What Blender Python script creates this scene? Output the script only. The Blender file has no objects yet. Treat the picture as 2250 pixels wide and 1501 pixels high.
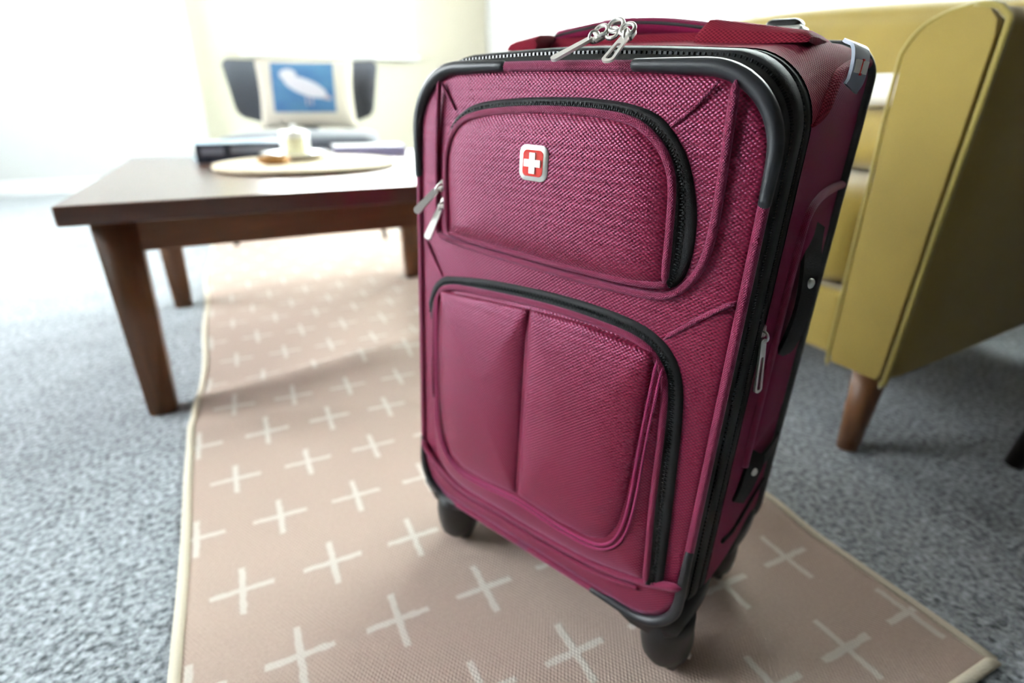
import bpy, bmesh, math, random
from mathutils import Vector, Matrix
random.seed(7)
SC = bpy.context.scene
COL = SC.collection

# ------------------------------------------------------------------ camera
PITCH = math.radians(23.0156)
YAW = math.radians(25.4154)
cam_d = bpy.data.cameras.new('camera')
cam = bpy.data.objects.new('camera', cam_d)
COL.objects.link(cam)
cam.location = (0, 0, 0.55)
cam.rotation_euler = (math.pi / 2 - PITCH, 0, -YAW)
cam_d.sensor_width = 36.0
cam_d.lens = 1230.0 / 2250.0 * 36.0
cam_d.clip_start = 0.02
cam_d.dof.use_dof = True
cam_d.dof.focus_distance = 0.405
cam_d.dof.aperture_fstop = 3.0
SC.camera = cam

# ------------------------------------------------------------------ world and daylight
world = bpy.data.worlds.new('sky')
SC.world = world
world.use_nodes = True
wb = world.node_tree.nodes['Background']
wb.inputs[0].default_value = (0.86, 0.93, 1.0, 1)
wb.inputs[1].default_value = 1.6


def area(name, loc, rot, sx, sy, power, color):
    l = bpy.data.lights.new(name, 'AREA')
    l.shape = 'RECTANGLE'
    l.size, l.size_y = sx, sy
    l.energy = power
    l.color = color
    o = bpy.data.objects.new(name, l)
    COL.objects.link(o)
    o.location = loc
    o.rotation_euler = rot
    return o


# daylight standing outside each window opening
area('daylight_side_window', (-2.62, 2.25, 1.62), (0, -math.pi / 2, 0), 1.5, 2.7, 170, (0.93, 0.97, 1.0))
area('daylight_back_window', (0.83, 5.12, 1.6), (-math.pi / 2, 0, 0), 1.5, 1.5, 400, (1.0, 1.0, 1.0))
area('daylight_sofa_window', (2.32, 2.4, 1.6), (0, math.pi / 2, 0), 1.5, 2.8, 240, (0.90, 1.0, 0.96))

SC.view_settings.view_transform = 'Standard'
SC.view_settings.look = 'None'
SC.view_settings.exposure = 0.70
SC.view_settings.gamma = 1.0
SC.view_settings.use_curve_mapping = False


# ------------------------------------------------------------------ node materials
def new_mat(name):
    m = bpy.data.materials.new(name)
    m.use_nodes = True
    nt = m.node_tree
    return m, nt, nt.nodes['Principled BSDF']


def N(nt, kind, **kw):
    n = nt.nodes.new(kind)
    for k, v in kw.items():
        setattr(n, k, v)
    return n


def mth(nt, op, a, b=None, c=None):
    n = nt.nodes.new('ShaderNodeMath')
    n.operation = op
    for i, v in enumerate((a, b, c)):
        if v is None:
            continue
        if isinstance(v, (int, float)):
            n.inputs[i].default_value = v
        else:
            nt.links.new(v, n.inputs[i])
    return n.outputs[0]


def plain(name, color, rough=0.5, metal=0.0, spec=0.5, noise=0.0, nscale=40.0, bump=0.0, bscale=200.0, sheen=0.0, coat=0.0):
    m, nt, b = new_mat(name)
    b.inputs['Base Color'].default_value = (*color, 1)
    b.inputs['Roughness'].default_value = rough
    b.inputs['Metallic'].default_value = metal
    b.inputs['Specular IOR Level'].default_value = spec
    b.inputs['Sheen Weight'].default_value = sheen
    b.inputs['Coat Weight'].default_value = coat
    if noise or bump:
        tc = N(nt, 'ShaderNodeTexCoord')
        if noise:
            nz = N(nt, 'ShaderNodeTexNoise')
            nz.inputs['Scale'].default_value = nscale
            nz.inputs['Detail'].default_value = 4
            nt.links.new(tc.outputs['Object'], nz.inputs['Vector'])
            mx = N(nt, 'ShaderNodeMix', data_type='RGBA')
            mx.inputs[6].default_value = (*[c * (1 - noise) for c in color], 1)
            mx.inputs[7].default_value = (*[min(1, c * (1 + noise)) for c in color], 1)
            nt.links.new(nz.outputs['Fac'], mx.inputs[0])
            nt.links.new(mx.outputs[2], b.inputs['Base Color'])
        if bump:
            nb = N(nt, 'ShaderNodeTexNoise')
            nb.inputs['Scale'].default_value = bscale
            nb.inputs['Detail'].default_value = 3
            nt.links.new(tc.outputs['Object'], nb.inputs['Vector'])
            bp = N(nt, 'ShaderNodeBump')
            bp.inputs['Strength'].default_value = bump
            bp.inputs['Distance'].default_value = 0.002
            nt.links.new(nb.outputs['Fac'], bp.inputs['Height'])
            nt.links.new(bp.outputs[0], b.inputs['Normal'])
    return m


def weave(name, color, dark, period=0.0040, rough=0.38, sheen=0.35, strength=0.8, tint=(1, .45, .78), spec=0.85):
    """woven nylon: staggered yarn floats on the UV map (metres)"""
    m, nt, b = new_mat(name)
    uv = N(nt, 'ShaderNodeUVMap')
    sp = N(nt, 'ShaderNodeSeparateXYZ')
    nt.links.new(uv.outputs[0], sp.inputs[0])
    k = 2 * math.pi / period
    h = mth(nt, 'MULTIPLY_ADD', mth(nt, 'MULTIPLY', mth(nt, 'COSINE', mth(nt, 'MULTIPLY', sp.outputs[0], k)), mth(nt, 'COSINE', mth(nt, 'MULTIPLY', sp.outputs[1], k * 1.25))), 0.5, 0.5)
    fine = mth(nt, 'MULTIPLY', mth(nt, 'SINE', mth(nt, 'MULTIPLY', sp.outputs[1], k * 3.0)), 0.10)
    hh = mth(nt, 'ADD', h, fine)
    mx = N(nt, 'ShaderNodeMix', data_type='RGBA')
    mx.inputs[6].default_value = (*dark, 1)
    mx.inputs[7].default_value = (*color, 1)
    nt.links.new(h, mx.inputs[0])  # troughs between yarns coloured darker: weave shading painted in
    nt.links.new(mx.outputs[2], b.inputs['Base Color'])
    bp = N(nt, 'ShaderNodeBump')
    bp.inputs['Strength'].default_value = strength
    bp.inputs['Distance'].default_value = 0.0006
    nt.links.new(hh, bp.inputs['Height'])
    nt.links.new(bp.outputs[0], b.inputs['Normal'])
    b.inputs['Roughness'].default_value = rough
    b.inputs['Specular IOR Level'].default_value = spec
    b.inputs['Specular Tint'].default_value = (1.0, 0.42, 0.74, 1)
    b.inputs['Sheen Weight'].default_value = sheen
    b.inputs['Sheen Roughness'].default_value = 0.35
    b.inputs['Sheen Tint'].default_value = (*tint, 1)
    return m


M = {}
M['wall'] = plain('wall_paint_white', (0.57, 0.57, 0.56), 0.7, bump=0.1, bscale=90)
M['wall_cream'] = plain('wall_paint_cream', (0.62, 0.58, 0.46), 0.7, bump=0.1, bscale=90)
M['wall_dark'] = plain('wall_dark_cut_bounce', (0.07, 0.06, 0.055), 0.7, bump=0.1, bscale=90)  # unseen near walls, made this dark to cut bounced light
M['trim'] = plain('trim_white', (0.85, 0.85, 0.84), 0.45)
M['ceil'] = plain('ceiling_dark_cut_bounce', (0.18, 0.17, 0.16), 0.8)  # out of view, kept dark so less light bounces down
M['red'] = weave('burgundy_ballistic_nylon', (0.25, 0.008, 0.040), (0.085, 0.0025, 0.014))
M['red_smooth'] = weave('burgundy_side_nylon', (0.22, 0.011, 0.058), (0.14, 0.006, 0.036), period=0.0030, strength=0.45, rough=0.55, sheen=0.10, spec=0.10)
M['red_top'] = weave('burgundy_top_nylon', (0.29, 0.028, 0.050), (0.10, 0.007, 0.016), rough=0.7, sheen=0.03, spec=0.02)
M['red_pipe'] = weave('burgundy_piping', (0.27, 0.011, 0.052), (0.11, 0.004, 0.020), period=0.0022, strength=0.9, rough=0.45)
M['thread'] = weave('magenta_topstitch', (0.50, 0.03, 0.15), (0.18, 0.008, 0.05), period=0.0025, strength=1.0, rough=0.4)
M['rubber'] = plain('black_rubber_bumper', (0.018, 0.020, 0.024), 0.38, bump=0.12, bscale=2200)
M['tape'] = plain('black_zipper_tape', (0.012, 0.013, 0.014), 0.62, spec=0.35, bump=0.3, bscale=1500)
M['teeth'] = plain('black_zipper_coil', (0.02, 0.022, 0.026), 0.22, spec=0.7)
M['webbing'] = plain('black_webbing', (0.014, 0.014, 0.015), 0.7, bump=0.4, bscale=900)
M['plastic'] = plain('black_plastic', (0.010, 0.011, 0.012), 0.42, bump=0.1, bscale=900)
M['chrome'] = plain('polished_nickel', (0.92, 0.90, 0.86), 0.38, metal=1.0)
M['chrome_sat'] = plain('satin_nickel', (0.80, 0.78, 0.74), 0.42, metal=1.0)
M['enamel'] = plain('red_enamel', (0.70, 0.02, 0.015), 0.25, coat=0.5)
M['white_en'] = plain('white_enamel', (0.82, 0.80, 0.75), 0.3)
M['grey_label'] = plain('grey_rubber_label', (0.26, 0.30, 0.38), 0.35)


def wood(name, c1, c2, rough, scale, coat=0.0, axis=0):
    m, nt, b = new_mat(name)
    tc = N(nt, 'ShaderNodeTexCoord')
    mp = N(nt, 'ShaderNodeMapping')
    s = [scale * 9] * 3
    s[axis] = scale
    mp.inputs['Scale'].default_value = s
    nt.links.new(tc.outputs['Object'], mp.inputs[0])
    nz = N(nt, 'ShaderNodeTexNoise')
    nz.inputs['Scale'].default_value = 3.0
    nz.inputs['Detail'].default_value = 6
    nz.inputs['Distortion'].default_value = 1.2
    nt.links.new(mp.outputs[0], nz.inputs['Vector'])
    mx = N(nt, 'ShaderNodeMix', data_type='RGBA')
    mx.inputs[6].default_value = (*c1, 1)
    mx.inputs[7].default_value = (*c2, 1)
    nt.links.new(nz.outputs['Fac'], mx.inputs[0])
    nt.links.new(mx.outputs[2], b.inputs['Base Color'])
    b.inputs['Roughness'].default_value = rough
    b.inputs['Coat Weight'].default_value = coat
    b.inputs['Coat Roughness'].default_value = 0.22
    return m


M['walnut'] = wood('walnut_brown', (0.075, 0.030, 0.012), (0.22, 0.095, 0.036), 0.4, 2.2, axis=2)
M['walnut_top'] = wood('walnut_tabletop', (0.05, 0.018, 0.010), (0.14, 0.055, 0.028), 0.28, 2.2, coat=0.7, axis=0)
M['walnut_rail'] = wood('walnut_apron', (0.09, 0.036, 0.014), (0.24, 0.105, 0.040), 0.4, 2.2, axis=0)
M['tray'] = wood('pale_maple', (0.62, 0.50, 0.33), (0.75, 0.65, 0.48), 0.5, 3.0, axis=0)
M['mustard'] = plain('mustard_velvet', (0.262, 0.182, 0.024), 0.75, noise=0.22, nscale=7, bump=0.25, bscale=700, sheen=0.3)
M['mustard_pipe'] = plain('mustard_piping', (0.28, 0.215, 0.035), 0.7, noise=0.12, nscale=30, sheen=0.5)
M['blackwood'] = plain('black_lacquer', (0.012, 0.011, 0.011), 0.4)
M['charcoal'] = plain('charcoal_upholstery', (0.060, 0.066, 0.085), 0.6, noise=0.15, nscale=12, bump=0.2, bscale=500, sheen=0.3)
M['cream_cloth'] = plain('cream_linen', (0.74, 0.67, 0.54), 0.85, noise=0.08, nscale=60, bump=0.3, bscale=800)
M['white_soft'] = plain('soft_white', (0.82, 0.81, 0.78), 0.85, bump=0.3, bscale=300)
M['porcelain'] = plain('white_porcelain', (0.84, 0.84, 0.82), 0.15, coat=0.4)
M['label'] = plain('cream_paper_label', (0.72, 0.66, 0.42), 0.7)
M['pastry'] = plain('golden_crust', (0.36, 0.17, 0.045), 0.6, noise=0.4, nscale=50, bump=0.5, bscale=120)
M['book_dark'] = plain('navy_cloth_cover', (0.025, 0.032, 0.055), 0.5)
M['book_blue'] = plain('pale_blue_cover', (0.42, 0.60, 0.74), 0.35, coat=0.3)
M['book_print'] = plain('grey_spine_print', (0.20, 0.21, 0.27), 0.6)
M['paper'] = plain('paper_pages', (0.74, 0.72, 0.66), 0.8)
M['book_white'] = plain('white_cover', (0.80, 0.80, 0.82), 0.35, coat=0.3)
M['book_lilac'] = plain('lilac_spine', (0.42, 0.40, 0.66), 0.5)
M['glass_frost'] = None


def carpet_mat():
    m, nt, b = new_mat('grey_cut_pile_carpet')
    tc = N(nt, 'ShaderNodeTexCoord')
    v1 = N(nt, 'ShaderNodeTexVoronoi')
    v1.inputs['Scale'].default_value = 160
    nt.links.new(tc.outputs['Object'], v1.inputs['Vector'])
    n1 = N(nt, 'ShaderNodeTexNoise')
    n1.inputs['Scale'].default_value = 125
    n1.inputs['Detail'].default_value = 5
    nt.links.new(tc.outputs['Object'], n1.inputs['Vector'])
    n2 = N(nt, 'ShaderNodeTexNoise')
    n2.inputs['Scale'].default_value = 9
    n2.inputs['Detail'].default_value = 3
    nt.links.new(tc.outputs['Object'], n2.inputs['Vector'])
    sp = N(nt, 'ShaderNodeSeparateColor')
    nt.links.new(v1.outputs['Color'], sp.inputs[0])
    t = mth(nt, 'ADD', mth(nt, 'MULTIPLY', sp.outputs[0], 0.22), mth(nt, 'MULTIPLY', mth(nt, 'MULTIPLY_ADD', mth(nt, 'SUBTRACT', n1.outputs['Fac'], 0.5), 1.7, 0.5), 0.80))
    t = mth(nt, 'ADD', t, mth(nt, 'MULTIPLY', n2.outputs['Fac'], 0.22))
    cr = N(nt, 'ShaderNodeValToRGB')
    e = cr.color_ramp.elements
    e[0].position = 0.36
    e[0].color = (0.060, 0.070, 0.080, 1)
    e[1].position = 0.88
    e[1].color = (0.52, 0.565, 0.61, 1)
    x = cr.color_ramp.elements.new(0.58)
    x.color = (0.255, 0.28, 0.305, 1)
    nt.links.new(t, cr.inputs[0])
    nt.links.new(cr.outputs[0], b.inputs['Base Color'])
    b.inputs['Roughness'].default_value = 0.95
    b.inputs['Sheen Weight'].default_value = 0.3
    bp = N(nt, 'ShaderNodeBump')
    bp.inputs['Strength'].default_value = 0.7
    bp.inputs['Distance'].default_value = 0.004
    nt.links.new(mth(nt, 'SUBTRACT', n1.outputs['Fac'], mth(nt, 'MULTIPLY', v1.outputs['Distance'], 0.7)), bp.inputs['Height'])
    nt.links.new(bp.outputs[0], b.inputs['Normal'])
    return m


M['carpet'] = carpet_mat()


def rug_mat():
    """flat-woven blush rug with staggered cream crosses, UV in metres"""
    m, nt, b = new_mat('blush_flatweave_rug')
    uv = N(nt, 'ShaderNodeUVMap')
    wob = N(nt, 'ShaderNodeTexNoise')
    wob.inputs['Scale'].default_value = 90
    nt.links.new(uv.outputs[0], wob.inputs['Vector'])
    sp = N(nt, 'ShaderNodeSeparateXYZ')
    nt.links.new(uv.outputs[0], sp.inputs[0])
    w = mth(nt, 'MULTIPLY', mth(nt, 'SUBTRACT', wob.outputs['Fac'], 0.5), 0.005)
    X = mth(nt, 'ADD', sp.outputs[0], w)
    Y = mth(nt, 'ADD', sp.outputs[1], w)
    PX, PY = 0.107, 0.2456

    def soft(v, lim):
        return mth(nt, 'MINIMUM', 1.0, mth(nt, 'MAXIMUM', 0.0, mth(nt, 'MULTIPLY_ADD', mth(nt, 'SUBTRACT', lim, v), 1 / 0.0022, 0.5)))

    def lattice(x0, y0):
        fx = mth(nt, 'SUBTRACT', mth(nt, 'MODULO', mth(nt, 'ADD', mth(nt, 'SUBTRACT', X, x0 - PX / 2), 20 * PX), PX), PX / 2)
        fy = mth(nt, 'SUBTRACT', mth(nt, 'MODULO', mth(nt, 'ADD', mth(nt, 'SUBTRACT', Y, y0 - PY / 2), 20 * PY), PY), PY / 2)
        ax, ay = mth(nt, 'ABSOLUTE', fx), mth(nt, 'ABSOLUTE', fy)
        h = mth(nt, 'MULTIPLY', soft(ax, 0.036), soft(ay, 0.0040))
        v = mth(nt, 'MULTIPLY', soft(ax, 0.0040), soft(ay, 0.039))
        return mth(nt, 'MAXIMUM', h, v)
    cross = mth(nt, 'MAXIMUM', lattice(-0.023, 0.2330), lattice(-0.0765, 0.2330 + PY / 2))
    nz = N(nt, 'ShaderNodeTexNoise')
    nz.inputs['Scale'].default_value = 260
    nz.inputs['Detail'].default_value = 3
    nt.links.new(uv.outputs[0], nz.inputs['Vector'])
    base = N(nt, 'ShaderNodeMix', data_type='RGBA')
    base.inputs[6].default_value = (0.455, 0.335, 0.275, 1)
    base.inputs[7].default_value = (0.61, 0.475, 0.400, 1)
    nt.links.new(nz.outputs['Fac'], base.inputs[0])
    mx = N(nt, 'ShaderNodeMix', data_type='RGBA')
    mx.inputs[7].default_value = (0.80, 0.76, 0.69, 1)
    nt.links.new(base.outputs[2], mx.inputs[6])
    nt.links.new(mth(nt, 'MULTIPLY', cross, 0.68), mx.inputs[0])
    nt.links.new(mx.outputs[2], b.inputs['Base Color'])
    b.inputs['Roughness'].default_value = 0.9
    k = 2 * math.pi / 0.0042
    rib = mth(nt, 'MULTIPLY', mth(nt, 'SINE', mth(nt, 'MULTIPLY', sp.outputs[0], k)), mth(nt, 'SINE', mth(nt, 'MULTIPLY', sp.outputs[1], k * 0.6)))
    hgt = mth(nt, 'ADD', mth(nt, 'ADD', rib, nz.outputs['Fac']), mth(nt, 'MULTIPLY', cross, 1.0))
    bp = N(nt, 'ShaderNodeBump')
    bp.inputs['Strength'].default_value = 0.5
    bp.inputs['Distance'].default_value = 0.0010
    nt.links.new(hgt, bp.inputs['Height'])
    nt.links.new(bp.outputs[0], b.inputs['Normal'])
    return m


M['rug'] = rug_mat()
M['binding'] = plain('cream_rug_binding', (0.77, 0.69, 0.55), 0.85, bump=0.5, bscale=400)


def glass_mat():
    m, nt, b = new_mat('window_glass')
    b.inputs['Base Color'].default_value = (0.97, 1.0, 0.99, 1)
    b.inputs['Roughness'].default_value = 0.0
    b.inputs['Transmission Weight'].default_value = 1.0
    b.inputs['IOR'].default_value = 1.02
    return m


M['glass'] = glass_mat()


def pillow_mat():
    """cream linen with a printed blue panel showing a pale wading bird, UV 0..1"""
    m, nt, b = new_mat('bird_print_cushion')
    uv = N(nt, 'ShaderNodeUVMap')
    sp = N(nt, 'ShaderNodeSeparateXYZ')
    nt.links.new(uv.outputs[0], sp.inputs[0])
    U, V = sp.outputs[0], sp.outputs[1]

    def inside(x0, x1, y0, y1):
        a = mth(nt, 'MULTIPLY', mth(nt, 'GREATER_THAN', U, x0), mth(nt, 'LESS_THAN', U, x1))
        return mth(nt, 'MULTIPLY', a, mth(nt, 'MULTIPLY', mth(nt, 'GREATER_THAN', V, y0), mth(nt, 'LESS_THAN', V, y1)))

    def ell(cx, cy, rx, ry, ang):
        c, s = math.cos(ang), math.sin(ang)
        dx, dy = mth(nt, 'SUBTRACT', U, cx), mth(nt, 'SUBTRACT', V, cy)
        p = mth(nt, 'ADD', mth(nt, 'MULTIPLY', dx, c / rx), mth(nt, 'MULTIPLY', dy, s / rx))
        q = mth(nt, 'SUBTRACT', mth(nt, 'MULTIPLY', dy, c / ry), mth(nt, 'MULTIPLY', dx, s / ry))
        r = mth(nt, 'ADD', mth(nt, 'MULTIPLY', p, p), mth(nt, 'MULTIPLY', q, q))
        return mth(nt, 'LESS_THAN', r, 1.0)
    panel = inside(0.16, 0.80, 0.24, 0.95)
    bird = mth(nt, 'MAXIMUM', ell(0.50, 0.60, 0.24, 0.105, -0.55), ell(0.335, 0.77, 0.085, 0.085, 0))
    tail = ell(0.655, 0.485, 0.12, 0.035, -0.5)
    legs = mth(nt, 'MAXIMUM', inside(0.50, 0.515, 0.34, 0.52), inside(0.55, 0.565, 0.34, 0.50))
    nz = N(nt, 'ShaderNodeTexNoise')
    nz.inputs['Scale'].default_value = 5
    nt.links.new(uv.outputs[0], nz.inputs['Vector'])
    blue = N(nt, 'ShaderNodeMix', data_type='RGBA')
    blue.inputs[6].default_value = (0.020, 0.075, 0.22, 1)
    blue.inputs[7].default_value = (0.07, 0.18, 0.27, 1)
    nt.links.new(nz.outputs['Fac'], blue.inputs[0])

    def over(fac, col, prev):
        x = N(nt, 'ShaderNodeMix', data_type='RGBA')
        nt.links.new(fac, x.inputs[0])
        if isinstance(prev, tuple):
            x.inputs[6].default_value = (*prev, 1)
        else:
            nt.links.new(prev, x.inputs[6])
        if isinstance(col, tuple):
            x.inputs[7].default_value = (*col, 1)
        else:
            nt.links.new(col, x.inputs[7])
        return x.outputs[2]
    c = over(panel, blue.outputs[2], (0.46, 0.41, 0.34))
    c = over(legs, (0.34, 0.26, 0.27), c)
    c = over(tail, (0.36, 0.28, 0.28), c)
    c = over(bird, (0.46, 0.44, 0.47), c)
    nt.links.new(c, b.inputs['Base Color'])
    b.inputs['Roughness'].default_value = 0.85
    return m


M['bird'] = pillow_mat()


# ------------------------------------------------------------------ object helpers
def tag(o, label=None, cat=None, group=None, kind=None):
    if label: o['label'] = label
    if cat: o['category'] = cat
    if group: o['group'] = group
    if kind: o['kind'] = kind
    return o


def empty(name, loc=(0, 0, 0), rz=0.0, parent=None):
    o = bpy.data.objects.new(name, None)
    o.empty_display_size = 0.05
    o.location = loc
    o.rotation_euler = (0, 0, rz)
    o.parent = parent
    COL.objects.link(o)
    return o


def mk(name, verts, faces, mat, parent=None, smooth=True, uvs=None, recalc=True):
    me = bpy.data.meshes.new(name)
    me.from_pydata([tuple(v) for v in verts], [], faces)
    if uvs is not None:
        ul = me.uv_layers.new(name='UVMap')
        for l in me.loops:
            ul.data[l.index].uv = uvs[l.vertex_index]
    if recalc:
        bm = bmesh.new(); bm.from_mesh(me)
        bmesh.ops.recalc_face_normals(bm, faces=bm.faces)
        bm.to_mesh(me); bm.free()
    me.polygons.foreach_set('use_smooth', [smooth] * len(me.polygons))
    me.materials.append(mat)
    me.update()
    o = bpy.data.objects.new(name, me)
    o.parent = parent
    COL.objects.link(o)
    return o


def bm_obj(name, bm, mat, parent=None, smooth=True):
    me = bpy.data.meshes.new(name)
    bmesh.ops.recalc_face_normals(bm, faces=bm.faces)
    bm.to_mesh(me); bm.free()
    me.polygons.foreach_set('use_smooth', [smooth] * len(me.polygons))
    me.materials.append(mat)
    o = bpy.data.objects.new(name, me)
    o.parent = parent
    COL.objects.link(o)
    return o


def box_bm(bm, x0, x1, y0, y1, z0, z1, bevel=0.0, seg=3, shape=None):
    g = bmesh.ops.create_cube(bm, size=1.0)
    vs = g['verts']
    for v in vs:
        v.co = Vector((x0 if v.co.x < 0 else x1, y0 if v.co.y < 0 else y1, z0 if v.co.z < 0 else z1))
        if shape:
            v.co = Vector(shape(v.co))
    if bevel > 0:
        ed = list({e for v in vs for e in v.link_edges})
        bmesh.ops.bevel(bm, geom=ed, offset=bevel, segments=seg, affect='EDGES', profile=0.5)
    return bm


def box(name, x0, x1, y0, y1, z0, z1, mat, parent=None, bevel=0.002, seg=2, shape=None, smooth=True):
    bm = bmesh.new()
    box_bm(bm, x0, x1, y0, y1, z0, z1, bevel, seg, shape)
    o = bm_obj(name, bm, mat, parent, smooth)
    if smooth:
        wn = o.modifiers.new('wn', 'WEIGHTED_NORMAL')
    return o


def cushion(name, x0, x1, y0, y1, z0, z1, mat, parent=None, puff=(0.02, 0.0, 0.02), n=14, r=0.03):
    """soft upholstered block: subdivided box with rounded edges and bulging faces"""
    hx, hy, hz = (x1 - x0) / 2, (y1 - y0) / 2, (z1 - z0) / 2
    c = Vector(((x0 + x1) / 2, (y0 + y1) / 2, (z0 + z1) / 2))
    bm = bmesh.new()
    bmesh.ops.create_cube(bm, size=2.0)
    bmesh.ops.subdivide_edges(bm, edges=bm.edges[:], cuts=n, use_grid_fill=True)
    rr = min(r, hx * .95, hy * .95, hz * .95)
    for v in bm.verts:
        p = v.co.copy()
        q = Vector((p.x * hx, p.y * hy, p.z * hz))
        inner = Vector((max(-(hx - rr), min(hx - rr, q.x)), max(-(hy - rr), min(hy - rr, q.y)), max(-(hz - rr), min(hz - rr, q.z))))
        d = q - inner
        if d.length > 1e-9:
            m = max(abs(d.x), abs(d.y), abs(d.z))
            q = inner + d.normalized() * m
        bx = (1 - p.y ** 2) * (1 - p.z ** 2) * p.x
        by = (1 - p.x ** 2) * (1 - p.z ** 2) * p.y
        bz = (1 - p.x ** 2) * (1 - p.y ** 2) * p.z
        q += Vector((bx * puff[0], by * puff[1], bz * puff[2]))
        v.co = c + q
    return bm_obj(name, bm, mat, parent)


def catmull(pts, n, closed=False):
    pts = [Vector(p) for p in pts]
    out = []
    m = len(pts)
    segs = m if closed else m - 1
    dense = []
    for i in range(segs):
        if closed:
            p0, p1, p2, p3 = pts[(i - 1) % m], pts[i], pts[(i + 1) % m], pts[(i + 2) % m]
        else:
            p1, p2 = pts[i], pts[i + 1]
            p0 = pts[i - 1] if i > 0 else p1 * 2 - p2
            p3 = pts[i + 2] if i + 2 < m else p2 * 2 - p1
        for k in range(16):
            t = k / 16
            dense.append(0.5 * ((2 * p1) + (p2 - p0) * t + (2 * p0 - 5 * p1 + 4 * p2 - p3) * t * t + (3 * p1 - p0 - 3 * p2 + p3) * t ** 3))
    dense.append(pts[0].copy() if closed else pts[-1].copy())
    return resample(dense, n, closed)


def resample(pts, n, closed=False):
    pts = [Vector(p) for p in pts]
    L = [0.0]
    for a, b in zip(pts, pts[1:]):
        L.append(L[-1] + (b - a).length)
    out = []
    j = 0
    cnt = n if closed else n - 1
    for i in range(n):
        t = L[-1] * i / cnt
        while j < len(L) - 2 and L[j + 1] < t:
            j += 1
        f = (t - L[j]) / max(1e-12, L[j + 1] - L[j])
        out.append(pts[j].lerp(pts[j + 1], f))
    return out


def tube(name, path, r, mat, parent=None, seg=8, closed=False, flat=1.0, ref=(0, 1, 0), taper=None):
    """tube along path; flat scales the radius along ref"""
    path = [Vector(p) for p in path]
    n = len(path)
    vs, fs, uv = [], [], []
    ref = Vector(ref)
    ll = 0.0
    for i, p in enumerate(path):
        if closed:
            t = path[(i + 1) % n] - path[(i - 1) % n]
        else:
            t = path[min(i + 1, n - 1)] - path[max(i - 1, 0)]
        t.normalize()
        a = ref - t * ref.dot(t)
        if a.length < 1e-4:
            a = Vector((1, 0, 0)) - t * t.x
        a.normalize()
        b = t.cross(a)
        rr = r[i] if isinstance(r, (list, tuple)) else r
        if taper and not closed:
            e = min(i, n - 1 - i) / max(1, taper)
            if e < 1:
                rr *= math.sqrt(max(0.05, 1 - (1 - e) ** 2))
        if i: ll += (p - path[i - 1]).length
        for k in range(seg):
            an = 2 * math.pi * k / seg
            vs.append(p + a * (math.cos(an) * rr * flat) + b * (math.sin(an) * rr))
            uv.append((ll, rr * an))
    rng = n if closed else n - 1
    for i in range(rng):
        j = (i + 1) % n
        for k in range(seg):
            l = (k + 1) % seg
            fs.append((i * seg + k, i * seg + l, j * seg + l, j * seg + k))
    if not closed:
        fs.append(tuple(range(seg - 1, -1, -1)))
        fs.append(tuple((n - 1) * seg + k for k in range(seg)))
    return mk(name, vs, fs, mat, parent, True, uv)


def lathe(name, prof, mat, parent=None, seg=32, loc=(0, 0, 0)):
    vs, fs = [], []
    m = len(prof)
    for i in range(seg):
        a = 2 * math.pi * i / seg
        for r, z in prof:
            vs.append((loc[0] + r * math.cos(a), loc[1] + r * math.sin(a), loc[2] + z))
    for i in range(seg):
        j = (i + 1) % seg
        for k in range(m - 1):
            fs.append((i * m + k, j * m + k, j * m + k + 1, i * m + k + 1))
    if prof[0][0] > 1e-6:
        fs.append(tuple(i * m for i in range(seg))[::-1])
    if prof[-1][0] > 1e-6:
        fs.append(tuple(i * m + m - 1 for i in range(seg)))
    o = mk(name, vs, fs, mat, parent)
    es = o.modifiers.new('es', 'EDGE_SPLIT'); es.split_angle = math.radians(50)
    return o


# ------------------------------------------------------------------ the room
WX0, WX1, WY0, WY1, CZ = -2.45, 2.10, -3.6, 4.915, 2.5
STEP = -0.135


def wall_with_holes(name, u0, u1, holes, make, mat):
    """rectangular wall split around window openings; make(u,z,depth)->xyz"""
    us = sorted({u0, u1, *[h[0] for h in holes], *[h[1] for h in holes]})
    zs = sorted({0.0, CZ, *[h[2] for h in holes], *[h[3] for h in holes]})
    bm = bmesh.new()
    for a, b in zip(us, us[1:]):
        for c, d in zip(zs, zs[1:]):
            mu, mz = (a + b) / 2, (c + d) / 2
            if any(h[0] < mu < h[1] and h[2] < mz < h[3] for h in holes):
                continue
            g = bmesh.ops.create_cube(bm, size=1.0)
            for v in g['verts']:
                v.co = Vector(make(a if v.co.x < 0 else b, c if v.co.z < 0 else d, 0.0 if v.co.y < 0 else 0.14))
    o = bm_obj(name, bm, mat, None, False)
    return tag(o, kind='structure')


def flat_box(name, x0, x1, y0, y1, z0, z1, mat, parent=None, bevel=0.0):
    return box(name, x0, x1, y0, y1, z0, z1, mat, parent, bevel, 2, None, False)


floor = tag(flat_box('floor', WX0 - .14, WX1 + .14, WY0 - .14, WY1 + .14, -0.08, 0.0, M['carpet']), 'grey speckled cut pile carpet covering the whole room', 'floor', kind='structure')
ceiling = tag(flat_box('ceiling', WX0 - .14, WX1 + .14, WY0 - .14, WY1 + .14, CZ, CZ + .08, M['ceil']), 'unseen ceiling above the room, darkened to cut bounce light', 'ceiling', kind='structure')
BW = (0.20, 1.45, 0.90, 2.2)
RW = [(0.95, 2.05, 0.86, 2.2), (2.15, 3.05, 0.86, 2.2), (3.20, 3.66, 0.3, 2.2)]
LW = (0.95, 3.55, 0.92, 2.3)
w = wall_with_holes('wall_back', STEP, WX1, [BW], lambda u, z, d: (u, WY1 + d, z), M['wall_cream']); tag(w, 'cream wall at the far end behind the dark chair', 'wall')
w = wall_with_holes('wall_back_step', WX0, STEP, [], lambda u, z, d: (u, WY1 - 0.16 + d * 2.1, z), M['wall']); tag(w, 'bright white wall section left of the dark chair', 'wall')
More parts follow.
